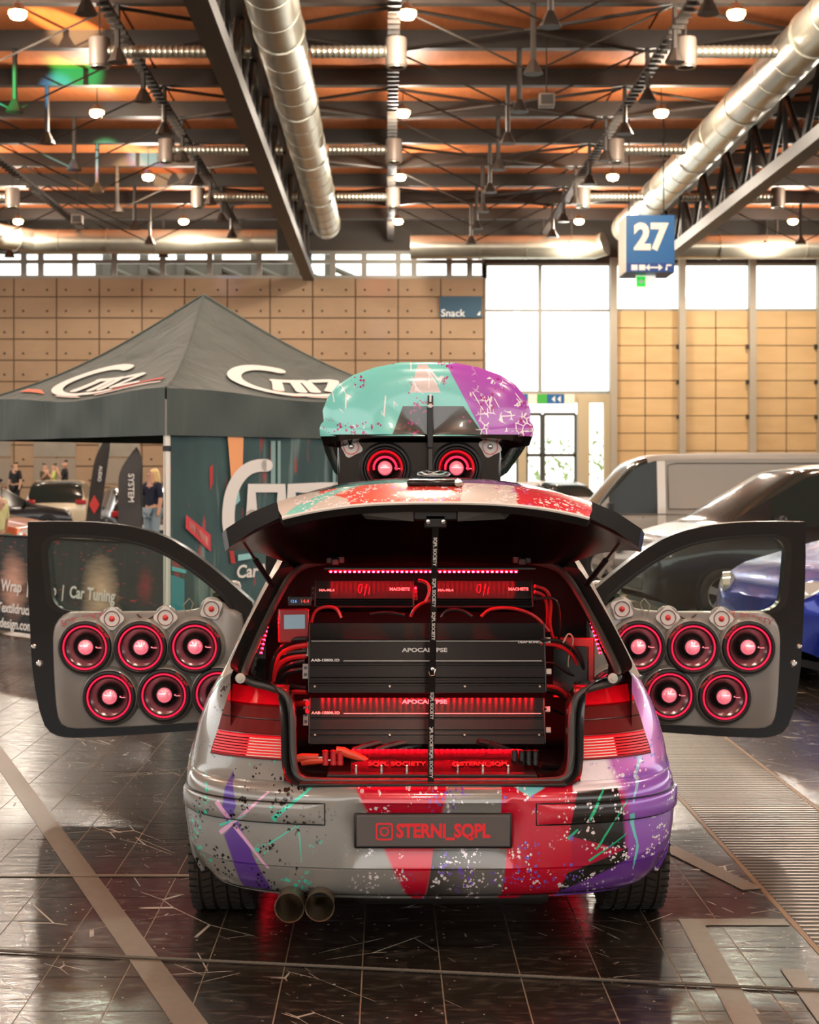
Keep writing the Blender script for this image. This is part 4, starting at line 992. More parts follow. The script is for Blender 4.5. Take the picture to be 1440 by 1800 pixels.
for i, (za, zb, lab, tl) in enumerate(((1213, 1090, 'upper large black amplifier strapped in the boot, white lettering', -.28), (1298, 1217, 'lower large black amplifier below the other, its top lit red', -.30))):
    z0, z1 = K(700, za, .36)[1], K(700, zb, .36)[1]
    t, W, H = amp(lab, x0, x1, z0-.012*i, z1-.012*i, .30+.02*i, tl, '', '', '', two=pf if i == 0 else ((0,.02),(0,.006),(.14,.004),(.15,.010),(.19,.010),(.20,.004),(.25,.004),(.26,.010),(.30,.010),(.31,.003),(.52,.001),(.53,.007),(.56,.007),(.57,0),(.99,.0),(1,.02)))
    zbr, zl_ = ((.60*H, .455*H) if i == 0 else (.90*H, .66*H))
    text('APOCALYPSE', .020, (-.008, -.002, zbr), (1,0,0), (0,0,1), whitep, t, name='brand_lettering', sx=1.35, bold=.0006)
    text('AAB-15800.1D', .0125, (-W/2+.006, -.002, zl_), (1,0,0), (0,0,1), whitep, t, name='model_lettering', align='LEFT', sx=1.3, bold=.0005)
    MB().box((.055, -.001, zl_-.002), (W-.13, .002, .0022)).build('trim_line', whitep, t, smooth=0)
    if i == 0:
        MB().box((0, .004, .735*H), (W-.01, .004, .002)).build('trim_line', whitep, t, smooth=0); text('DEAF BONCE', .011, (W/2-.05, -.002, .715*H), (1,0,0), (0,0,1), whitep, t, name='maker_lettering', sx=1.3, bold=.0003)
    for k in range(4): MB().lathe([(0,.008),(.004,.008),(.005,.004),(.005,0)], 10, (lerp(-W/2+.02, W/2-.02, k/3), .0, .02 if i == 0 else .03)).build('screw', chrome, t)
    for zf in ((.3, .62) if i == 0 else (.55, .8)):
        b1 = MB().box((-W/2-.014, .02, zf*H), (.022, .04, .055)).build('terminal_block', mat('terminal_grey', (120,112,108), .4, .6), t, bevel=.002)
        MB().lathe([(0,.004),(.006,.004),(.006,0)], 8, (-W/2-.014, 0, zf*H+.012)).build('terminal_screw', black, b1)
        MB().lathe([(0,.004),(.006,.004),(.006,0)], 8, (-W/2-.014, 0, zf*H-.012)).build('terminal_screw', black, b1)
    for zf in (.3, .75): MB().box((W/2+.014, .02, zf*H), (.02, .035, .02)).build('signal_socket', mat('socket_pale', (190,180,170), .4), t, bevel=.002)
x0, x1 = K(555, 1040, .48)[0], K(726, 1040, .48)[0]; dxx = K(764, 1040, .48)[0]-x0
for i in range(2):
    z0, z1 = K(700, 1066, .48)[1], K(700, 1016, .48)[1]
    t, W, H = amp(('left' if i == 0 else 'right')+' small amplifier of the upper pair under the red LED strip', x0+i*dxx, x1+i*dxx, z0, z1, .455, -.45, '', '', '', two=((0,.02),(0,.004),(.05,.004),(.08,.012),(.11,.012),(.14,.004),(.17,.012),(.20,.012),(.23,.004),(.26,.012),(.29,.012),(.32,.001),(.36,0),(.98,0),(1,.02)))
    text('MA-90.4', .012, (-W/2+.012, -.002, .62*H), (1,0,0), (0,0,1), whitep, t, name='model_lettering', align='LEFT', sx=1.35, bold=.0005)
    text('MACHETE', .0155, (W/2-.012, -.002, .66*H), (1,0,0), (0,0,1), whitep, t, name='brand_lettering', align='RIGHT', sx=1.05, bold=.0007)
    m = MB()
    for pts in ([(-.02,.02),(-.006,.025),(-.012,-.012),(-.024,-.005),(-.02,.02)], [(.0,-.02),(.012,.03),(.004,.01)], [(.016,-.015),(.020,.012)]):
        vs, fs = stroke(smoothp([Vector(p) for p in pts], 1), .0022); m.add([(v[0], -.0015, .62*H+v[1]) for v in vs], fs)
    m.build('logo', mat('logo_red', (190,40,60), .4), t, smooth=0)
    for sx in (-1, 1):
        b1 = MB().box((sx*(W/2+.01), .02, .55*H), (.014, .03, .06)).build('terminal_block', black, t, bevel=.002)
        for k in (-1, 0, 1): MB().lathe([(0,.003),(.004,.003),(.004,0)], 8, (sx*(W/2+.01), .004, .55*H+k*.018)).build('terminal_screw', chrome, b1)
# LED strips (single diodes)
def leds(a, b_, n_, lab, nm='led_strip', mm=None):
    t = thing(nm, lab, 'light strip', (CX, CY, 0)); a, b_ = Vector(a), Vector(b_)
    MB().tube([a+Vector((0,.006,.004)), b_+Vector((0,.006,.004))], .004, 4).build('strip_tape', mat('strip_tape', (120,20,28), .5), t)
    src = None
    for k in range(n_):
        p = a.lerp(b_, (k+.5)/n_)
        if src is None: src = MB().box((0,0,0), (.008,.006,.006)).build('diode', mm or ledred, t, smooth=0); o = src
        else: o = inst(src, t)
        o.location = p
xa, za = K(578, 1006, .46); xb, _ = K(910, 1006, .46)
leds((xa, .425, za+.004), (xb, .425, za+.004), 40, 'glowing red LED strip above the two small amplifiers', mm=ledtop)
xa, za = K(560, 1213, .31); xb, _ = K(945, 1213, .31)
leds((xa, .338, .8886-.003), (xb, .338, .8886-.003), 36, 'glowing red LED strip between the two large amplifiers', mm=ledhot)
for s, nm in ((-1, 'left'), (1, 'right')):
    leds((s*.60, .30, 1.02), (s*.575, .52, 1.18), 12, 'short glowing red LED strip on the %s boot pillar' % nm)
leds((-.30, .56, .745), (.30, .56, .745), 5, 'hidden red LED strip on the boot floor behind the cables')
t = tag(MB().box((0, .43, K(700,1000,.46)[1]+.004), (.76, .06, .006)).build('led_light_block', black), 'thin black board added above the LED strip to block its upward light', 'board'); t.location = (CX, CY, 0)  # board added to keep the red light off the tailgate underside
# display boxes on the left
redlit_board = mat('red_lit_board', (150,20,30), .3, coat=.4)  # red LED light falling on the boards is put into their colour
x, z = K(517, 1100, .36); t = thing('display_unit', 'small display with frame coloured as red-lit at the left of the amplifiers', 'display', (CX+x, CY+.36, z-.05)); t.rotation_euler = (0, 0, .25)
MB().box((0,.01,.05), (.11,.03,.12)).build('frame', redlit_board, t, bevel=.005); MB().box((0,-.007,.065), (.075,.006,.05)).build('screen', mat('screen_grey', (110,130,140), .2, emit=.5), t)
x, z = K(527, 1057, .40); t = thing('voltage_meter', 'small dark meter with dim digits above the red-lit display', 'meter', (CX+x, CY+.40, z-.02))
MB().box((0,.01,.02), (.085,.02,.035)).build('case', black, t, bevel=.003); text('14.4', .018, (.018, -.002, .02), (1,0,0), (0,0,1), mat('digit_red', (255,60,60), .4, emit=1.0), t, name='digits'); text('12.6', .014, (-.022, -.002, .02), (1,0,0), (0,0,1), mat('digit_blue', (120,170,255), .4, emit=.8), t, name='digits')
x, z = K(1010, 1175, .42); t = thing('control_panel', 'dark board with edges coloured as red-lit at the right behind the cables', 'panel', (CX+x, CY+.44, z-.11)); t.rotation_euler = (0,0,-.3)
MB().box((0,0,.11), (.15,.015,.22)).build('board', redlit_board, t, bevel=.004); MB().box((-.01,-.012,.10), (.13,.01,.18)).build('face', black, t, bevel=.003)
# cables
cabr = mat('cable_red', (190,30,34), .35, coat=.3); cabk = mat('cable_black', (20,18,18), .4, coat=.3); caborange = mat('cable_lug_orange', (224,74,44), .45)
def cable(pxs, y0, y1, r, m, lab):
    pts = []
    for k, (a, b_) in enumerate(pxs):
        y = lerp(y0, y1, k/(len(pxs)-1)); x, z = K(a, b_, y); pts.append((x, y, z))
    o = MB().tube(smoothp(pts, 2), r, 8).build('cable', m); o.location = (CX, CY, 0); return tag(o, lab, 'cable', 'boot cables')
left = [([(540,1124),(515,1124),(492,1140),(476,1165),(474,1210)], cabk), ([(540,1134),(512,1138),(492,1150),(484,1176),(482,1215)], cabr), ([(538,1153),(510,1155),(490,1168),(483,1200)], cabr), ([(538,1162),(508,1168),(490,1184),(486,1220)], cabk), ([(540,1176),(505,1180),(488,1200),(484,1240)], cabk),
        ([(540,1216),(515,1216),(508,1226),(500,1250)], cabr), ([(540,1236),(515,1238),(508,1250)], cabr), ([(540,1250),(516,1254),(510,1280)], cabk), ([(540,1210),(512,1206),(495,1215)], cabk), ([(540,1145),(505,1148),(486,1160),(478,1190)], cabk)]
for k, (p_, m) in enumerate(left): cable(p_, .34, .42, .0105, m, ['black', 'red'][m is cabr]+' power cable curving left of the amplifiers, %s from the top' % ['first','second','third','fourth','fifth','seventh','eighth','ninth','sixth','tenth'][k])
right = [([(950,1125),(985,1126),(1012,1142),(1028,1175),(1030,1205)], cabk, .008), ([(950,1132),(980,1133),(1008,1150),(1020,1185)], cabr, .007), ([(955,1165),(975,1165),(998,1185),(1020,1190)], cabk, .004), ([(953,1206),(980,1208),(1000,1225),(1006,1250)], cabr, .008), ([(953,1212),(978,1216),(996,1232),(1000,1260)], cabk, .008), ([(955,1246),(975,1248),(995,1258)], cabk, .004),
         ([(940,1030),(962,1036),(970,1060),(965,1100),(980,1140)], cabr, .006), ([(940,1040),(958,1046),(964,1075),(960,1110)], cabr, .006), ([(945,1052),(980,1050),(985,1090),(982,1125)], cabk, .005), ([(990,1130),(1000,1110),(1010,1125),(998,1160),(1000,1180)], mat('cable_pale', (170,160,140), .5), .003)]
rl = ['upper thick black', 'upper red', 'thin black signal', 'lower red', 'lower thick black', 'lowest thin black', 'outer red speaker', 'inner red speaker', 'tall black', 'thin pale looped']
for k, (p_, m, r) in enumerate(right): cable(p_, .35, .44, r, m, rl[k]+' cable curving right of the amplifiers')
top = [([(548,1094),(552,1075),(570,1066),(592,1068),(600,1086)], cabr), ([(722,1084),(728,1070),(745,1058),(768,1054)], cabr), ([(776,1085),(785,1072),(812,1072),(830,1084)], cabk), ([(846,1084),(860,1070),(900,1068),(940,1080),(966,1110)], cabr), ([(650,1080),(680,1076),(712,1082)], cabk), ([(735,1020),(752,1024),(756,1040),(748,1058)], cabr)]
for k, (p_, m) in enumerate(top): cable(p_, .40, .38, .006, m, ['first','second','third','fourth','fifth','sixth'][k]+' short cable between the small and large amplifiers, counted from left')
# boot floor: distribution board, lugs, cables
t = thing('distribution_board', 'black distribution board with red lettering on the boot floor', 'board', (CX, CY+.20, .592))
MB().box((0, .06, .022), (.72, .26, .035)).build('base', black, t, bevel=.004); MB().box((0.02, .02, .062), (.60, .14, .006), Matrix.Rotation(.55, 3, 'X')).build('cover', glossblack, t, bevel=.002)
tn = Vector((0, math.cos(.55), math.sin(.55)))
text('SQPL SOCIETY', .028, (-.12, .005, .062), (1,0,0), tn, mat('led_text_red', (220,40,40), .5, emit=.25), t, bold=.0006, sx=1.1); text('@STERNI_SQPL', .026, (.17, .005, .062), (1,0,0), tn, MATS['led_text_red'], t, bold=.0006, sx=1.1)
for k in range(7): MB().lathe([(0,.0),(.0045,0),(.0045,.022),(.003,.03),(0,.031)], 8, (-.26+k*.087, -.045, .038), 'z').build('stud', chrome, t)
for k, (px, py, L) in enumerate(((540,1333,.10), (552,1338,.09), (612,1326,.09), (628,1332,.10))):
    x, z = K(px, py, .24); t = thing('cable_lug', ['outer left', 'inner left', 'inner right', 'outer right'][k]+' orange sleeved cable lug at the left of the boot floor', 'cable lug', (CX+x, CY+.24, z)); t.rotation_euler = (0, -.1 if k < 2 else .35, 0)
    MB().tube([(-L*.5,0,0),(-L*.2,0,.004),(L*.4,0,0)], [.013,.016,.012], 10).build('sleeve', caborange, t); MB().box((L*.52, 0, 0), (.03, .018, .006)).build('tongue', chrome, t, bevel=.001)
for k, px in enumerate((572, 586, 598, 905, 918, 930, 942)):
    x, z = K(px, 1345, .23); o = MB().lathe([(0,0),(.012,0),(.012,.012),(.0105,.018),(.012,.024),(.0105,.03),(.012,.036),(.0105,.042),(.012,.05),(0,.054)], 12, (0,0,0), 'z').build('fuse_holder', cabr if k < 3 else cabk); o.location = (CX+x, CY+.235, z)
    tag(o, ('red lit' if k < 3 else 'dark')+' ribbed fuse holder on the boot floor, %s of its row' % ['first','second','third','first','second','third','fourth'][k], 'fuse holder', 'fuse holders')
fl = [([(640,1330),(680,1312),(720,1304),(750,1300)], cabk), ([(620,1320),(660,1306),(700,1302)], cabk), ([(860,1310),(890,1325),(905,1340)], cabk), ([(840,1304),(880,1312),(920,1330)], cabk), ([(660,1338),(700,1318),(740,1310)], cabk), ([(950,1345),(975,1350),(995,1345)], cabk)]
for k, (p_, m) in enumerate(fl): cable(p_, .30, .36, .012, m, 'thick black cable on the boot floor, %s from left' % ['second','first','fifth','fourth','third','sixth'][k])
# strap holding the hatch
sp = [Vector((.0,-.235,1.485)), Vector((-.002,-.17,1.33)), Vector((-.004,-.06,1.02)), Vector((-.006,.02,.80)), Vector((-.006,.055,.622))]
m = MB().grid([[(p.x-.0105,p.y,p.z),(p.x+.0105,p.y,p.z)] for p in resample(sp, 30, False)]).grid([[(p.x-.0105,p.y+.002,p.z),(p.x+.0105,p.y+.002,p.z)] for p in resample(sp, 30, False)])
st = thing('strap', 'black lanyard strap with white lettering tying the tailgate to the sill', 'strap', (CX, CY, 0))
m.build('webbing', black, st)
for tt in (.09, .25, .38, .70, .83, .93):
    q = resample(sp, 101, False); p = q[int(tt*100)]; d_ = (q[min(100, int(tt*100)+1)]-q[int(tt*100)-1]).normalized()
    text('SQPL SOCIETY', .0155, p+Vector((0,-.0015,0)), d_, (1,0,0), whitep, st, name='strap_lettering', bold=.0003)
p = resample(sp, 101, False)[55]; MB().lathe([(0,.008),(.006,.006),(.008,0)], 10, p).tube([p+Vector((-.012,-.004,-.01)), p+Vector((-.008,-.008,-.022)), p+Vector((.006,-.008,-.02)), p+Vector((.008,-.004,0))], .002, 6).build('buckle', chrome, st)
# ------------------------------------------------------------------ tent with printed walls
canm = NT('tent_canvas', 'world'); v_ = canm.vec(canm.M('MULTIPLY', canm.x, 1.6), canm.M('MULTIPLY', canm.y, 1.6), canm.M('MULTIPLY', canm.z, .5))
canm = canm.out(canm.mix(canm.noise(v_, 2, 3), lin((66,78,75)), lin((80,93,89))), .6, bump=(canm.noise(v_, 1.6, 2, .8), .5, .08))
DC = 14.3; sC = F/DC; cpt = Vector(((292-VX)/sC, DC, 0)); ctr = Vector(((358-VX)/F*16.65, 16.65, 0))
half = ctr-cpt; side = Vector((half.y, -half.x, 0))
cr = [cpt, ctr+side, ctr+half, ctr-side]            # front, right, back, left
ZE, ZV = CH+(835-682)/sC, CH+(835-765)/sC; ZA = CH+(835-519)/F*16.65
tent = thing('market_tent', 'dark grey pop-up tent with white logos behind the left car door', 'tent', (0,0,0))
def canopy(i, u, v, off=0):
    a, b_ = cr[i], cr[(i+1) % 4]; e = a.lerp(b_, u); p = e.lerp(ctr, v)
    z = lerp(ZE, ZA, v)-.15*math.sin(PI*v)*(1-.3*v)-.05*math.sin(PI*u)*(1-v)**3+.02*math.sin(u*9)*(1-v)
    return Vector((p.x, p.y, z+off))
canw = []
for i in range(4):
    MB().grid([[canopy(i, u/24, v/20) for u in range(25)] for v in range(21)]).build('canopy_panel', canm, tent)
    out = []
    for k in range(6):
        z = lerp(0, 1, k/5); row = []
        for u in range(41):
            p = canopy(i, u/40, 0); nn = (cr[i]+cr[(i+1) % 4])/2-ctr; nn.normalize()
            w_ = .03*math.sin(u*.55+i)*math.sin(PI*u/40)*math.sin(PI*z*.8)+.012
            zz = lerp(p.z, ZV+.0*u, z); row.append(Vector((p.x, p.y, zz))+nn*w_)
        out.append(row)
    MB().grid(out).build('valance', canm, tent)
    MB().tube([Vector((cr[i].x, cr[i].y, .0))+(ctr-cr[i])*.02, Vector((cr[i].x, cr[i].y, ZE-.1))+(ctr-cr[i])*.02], .032, 8).build('leg', mat('tent_leg', (240,238,228), .4), tent)
    for z in (ZV-.12, .95, .35): MB().box(Vector((cr[i].x, cr[i].y, z))+(ctr-cr[i])*.02, (.07,.07,.05)).build('leg_clamp', black, tent, bevel=.005)
    MB().tube([canopy(i, 0, k/20, .006) for k in range(21)], .012, 5).build('ridge_seam', canm, tent)
# logo: a big open arc and the letters m z, as strokes in a unit box
def logo_strokes():
    arc = [Vector((.40+.40*math.cos(a), .50+.48*math.sin(a))) for a in [math.radians(lerp(62, 290, k/26)) for k in range(27)]]
    arc += [Vector((.62, .03)), Vector((.80, .05))]
    wv = [lerp(.17, .09, k/(len(arc)-1)) for k in range(len(arc))]
    m = [[(.33,.18),(.42,.56)],[(.40,.56),(.60,.56),(.53,.18)],[(.58,.56),(.72,.56),(.65,.18)],[(.80,.56),(1.02,.56),(.78,.18),(1.06,.18)]]
    return [(arc, wv)]+[([Vector(p) for p in q], .10) for q in m]
def logo(fn, parent, name='logo'):
    m = MB()
    for pts, w_ in logo_strokes():
        pts_ = resample(pts, 30, False); ww = w_ if not isinstance(w_, list) else [lerp(w_[0], w_[-1], k/29) for k in range(30)]
        vs, fs = stroke(pts_, ww); m.add([fn(v[0], v[1]) for v in vs], fs)
    return m.build(name, white, parent, smooth=0, fixn=False)
logo(lambda a, b_: canopy(0, lerp(.27, .80, a/1.06), lerp(.05, .38, b_), .02), tent)
logo(lambda a, b_: canopy(3, lerp(.80, .27, 1-a/1.06), lerp(.06, .40, b_), .02), tent)
# printed light streaks on the canopy edge
prw, pro, prr = mat('print_pale', (226,210,200), .6), mat('print_orange', (228,120,84), .6), mat('print_red', (190,60,56), .6)
def patch(fn, quad, m, name, par):
    (a, b_, c_, d_) = [Vector(q) for q in quad]; n_ = 8
    MB().grid([[fn(*(a.lerp(b_, i/n_).lerp(d_.lerp(c_, i/n_), j/2))) for i in range(n_+1)] for j in range(3)]).build(name, m, par, smooth=0, fixn=False)
cf0, cf3 = (lambda u, v: canopy(0, u, v, .015)), (lambda u, v: canopy(3, u, v, .015))
patch(cf0, [(.40,.06),(.50,.03),(.44,.10),(.38,.10)], pro, 'print_streak', tent); patch(cf0, [(.53,.04),(.66,.02),(.57,.09),(.51,.09)], prw, 'print_streak', tent)
patch(cf3, [(.10,.10),(.30,.07),(.22,.12),(.10,.14)], pro, 'print_streak', tent); patch(cf3, [(.38,.05),(.55,.03),(.50,.06),(.38,.07)], prw, 'print_streak', tent); patch(cf3, [(.60,.05),(.95,.13),(.95,.16),(.60,.07)], prr, 'print_streak', tent); patch(cf3, [(.62,.03),(.95,.08),(.95,.10),(.62,.05)], prw, 'print_streak', tent)
# right wall: full height, printed night-street scene
n = NT('printed_wall', 'world')
vv = n.vec(n.M('MULTIPLY', n.x, 2.2), n.M('MULTIPLY', n.y, 2.2), n.M('MULTIPLY', n.z, .7))
c = n.mix(n.noise(vv, 1.3, 3), lin((34,56,60)), lin((74,108,108)))
c = n.mix(n.M('MULTIPLY', n.step(n.noise(n.vec(n.M('MULTIPLY', n.x, 9), n.M('MULTIPLY', n.y, 9), n.M('MULTIPLY', n.z, .9)), 1, 2), .62, .78), .6), c, lin((150,176,172)))
c = n.mix(n.M('MULTIPLY', n.step(n.noise(n.vec(n.M('MULTIPLY', n.x, 5), n.M('MULTIPLY', n.y, 5), n.z), 2.1, 3), .64, .70), .7), c, lin((190,64,60)))
wallm = n.out(c, .6, bump=(n.noise(vv, 1.2, 2), .5, .08))
wallr = thing('tent_wall', 'teal printed tent side wall with large white logo beside the tent leg', 'tent wall', (0,0,0))
nr = ((cr[0]+cr[1])/2-ctr).normalized()
def wr_(u, z, off=0): return Vector((lerp(cr[0].x, cr[1].x, u), lerp(cr[0].y, cr[1].y, u), z))+nr*(off-.03)
MB().grid([[wr_(u/40, lerp(.03, ZV+.12, z/10), .012*math.sin(u*.9+z*.3)) for u in range(41)] for z in range(11)]).build('printed_sheet', wallm, wallr)
def wpx(px, py):                         # photo pixel on that wall -> (u, z)
    lo, hi = 0., 1.2
    for _ in range(40):
        mid = (lo+hi)/2; p = wr_(mid, 1); 
        if VX+F*p.x/p.y < px: lo = mid
        else: hi = mid
    p = wr_(lo, 1); return (lo, CH-(py-HY)/F*p.y)
def wpatch(q, m, nm): patch(lambda u, z: wr_(u, z, .02), [wpx(*a) for a in q], m, nm, wallr)
wpatch([(398,766),(426,766),(424,840),(404,842)], mat('print_glow', (250,176,120), .6), 'printed_sign'); wpatch([(325,905),(368,940),(368,970),(324,928)], mat('print_neon', (214,70,80), .6), 'printed_sign')
wpatch([(331,914),(364,945),(364,960),(331,928)], mat('print_neon_core', (250,170,160), .6), 'printed_glyphs')
wpatch([(298,1010),(322,1018),(322,1075),(298,1075)], mat('print_cyan', (60,150,160), .6), 'printed_building'); wpatch([(404,846),(416,846),(420,880),(410,890)], mat('print_pale_cyan', (150,210,210), .6), 'printed_window')
for px, w_ in ((474, 8), (486, 5), (583, 5)): wpatch([(px,775),(px+w_,775),(px+w_,850),(px,850)], mat('print_soft', (140,176,174), .6), 'printed_streak')
wpatch([(366,822),(372,816),(372,850),(367,862)], prr, 'printed_streak'); wpatch([(397,942),(404,942),(412,990),(404,990)], prr, 'printed_streak')
wpatch([(300,995),(325,1002),(325,1008),(300,1003)], mat('print_cyan_light', (96,200,206), .6), 'printed_line'); wpatch([(416,975),(440,972),(440,982),(416,986)], MATS['print_pale_cyan'], 'printed_line')
m = MB()
for pts, w_ in (([(466,818),(450,818),(432,824),(416,840),(405,862),(400,884),(398,915),(402,940)], 22), ([(440,905),(440,858),(492,858),(492,905)], 20), ([(510,905),(510,858),(560,858),(590,858)], 20)):
    q = [Vector(p) for p in pts]; q = smoothp(q, 2) if w_ == 22 else q
    vs, fs = stroke(q, w_)
    m.add([wr_(*wpx(*v), .025) for v in vs], fs)
m.build('wall_logo', white, wallr, smooth=0, fixn=False)
xd = (cr[1]-cr[0]).normalized(); u, z = wpx(412, 1006)
text('Car Wrap', .17, wr_(u, z, .025), xd, (0,0,1), white, wallr, align='LEFT', bold=.004, shear=.15)
# left half wall with lettering
n = NT('printed_half_wall', 'world')
c = n.mix(n.noise(n.co, 1.1, 3), lin((22,26,26)), lin((44,54,52)))
c = n.mix(n.M('MULTIPLY', n.step(n.noise(n.vec(n.x, n.y, n.M('MULTIPLY', n.z, 4)), 9, 2), .66, .70), .8), c, lin((190,50,54)))
def blob(px, py, D, r, colr, cin):
    global cin_
    p = P(px, py, D); d_ = n.M('SQRT', n.M('ADD', n.M('POWER', n.M('SUBTRACT', n.x, p.x), 2), n.M('POWER', n.M('MULTIPLY', n.M('SUBTRACT', n.z, p.z), .55), 2)))
    return n.mix(n.step(n.M('ADD', d_, n.M('MULTIPLY', n.noise(n.vec(n.x, n.y, n.M('MULTIPLY', n.z, 6)), 5, 2), .10)), r+.1, r*.45), cin, lin(colr))
c = blob(172, 1050, 15, .20, (224,190,158), c); c = blob(18, 1030, 16.2, .17, (220,170,146), c); c = blob(255, 1030, 14.6, .06, (150,44,50), c)
halfm = n.out(c, .6, bump=(n.noise(n.vec(n.M('MULTIPLY', n.x, 4), n.y, n.z), 2, 2), .3, .05))
wall2 = thing('tent_half_wall', 'waist-high dark printed tent wall with white lettering behind the left car door', 'tent wall', (0,0,0)); nl = ((cr[0]+cr[3])/2-ctr).normalized()
def wl_(u, z, off=0): return Vector((lerp(cr[0].x, cr[3].x, u), lerp(cr[0].y, cr[3].y, u), z))+nl*(off-.03)
MB().grid([[wl_(u/40, lerp(.03, CH-(958-HY)/sC, z/8), .010*math.sin(u*.8)*(1-z/8)) for u in range(41)] for z in range(9)]).build('printed_sheet', halfm, wall2)
MB().tube([wl_(0, CH-(957-HY)/sC, .01), wl_(1, CH-(957-HY)/sC, .01)], .012, 6).build('top_bar', black, wall2)
xd = (cr[0]-cr[3]).normalized()
def lpx(px, py):
    lo, hi = 0., 1.
    for _ in range(40):
        mid = (lo+hi)/2; p = wl_(mid, 1)
        if VX+F*p.x/p.y > px: lo = mid
        else: hi = mid
    p = wl_(lo, 1); return (lo, CH-(py-HY)/F*p.y)
for tx, px, py, sz in (('Car Wrap  |  Audio  |  Car Tuning', 206, 1049, .165), ('Folientechnik  |  Textildruck', 60, 1074, .14), ('www.cmz-design.com', 62, 1102, .14)):
    u, z = lpx(px, py); text(tx, sz, wl_(u, z, .03), xd, (0,0,1), white, wall2, align='RIGHT', shear=.15, bold=.004, sx=1.06)
# ------------------------------------------------------------------ other cars in the hall
PROF = {
 'hatch': ([(0,.40),(.015,.48),(.05,.56),(.24,.66),(.28,.68),(.44,.96),(.55,1),(.75,.985),(.90,.90),(.97,.64),(1,.42)], .63),
 'estate': ([(0,.40),(.015,.48),(.05,.56),(.24,.66),(.28,.68),(.44,.96),(.55,1),(.85,.98),(.93,.92),(.985,.64),(1,.42)], .63),
 'mpv': ([(0,.34),(.015,.42),(.04,.52),(.17,.61),(.20,.63),(.42,.955),(.55,1),(.85,.98),(.94,.92),(.985,.62),(1,.4)], .60),
 'sport': ([(0,.40),(.015,.48),(.08,.58),(.30,.72),(.34,.74),(.50,.965),(.6,1),(.8,.93),(.95,.74),(1,.5)], .68),
 'van': ([(0,.26),(.01,.34),(.04,.45),(.12,.53),(.15,.55),(.28,.93),(.34,.985),(.5,1),(.95,1),(.985,.985),(1,.9)], .54)}
carglass = mat('car_glass_dark', (40,46,43), .12, spec=.22)
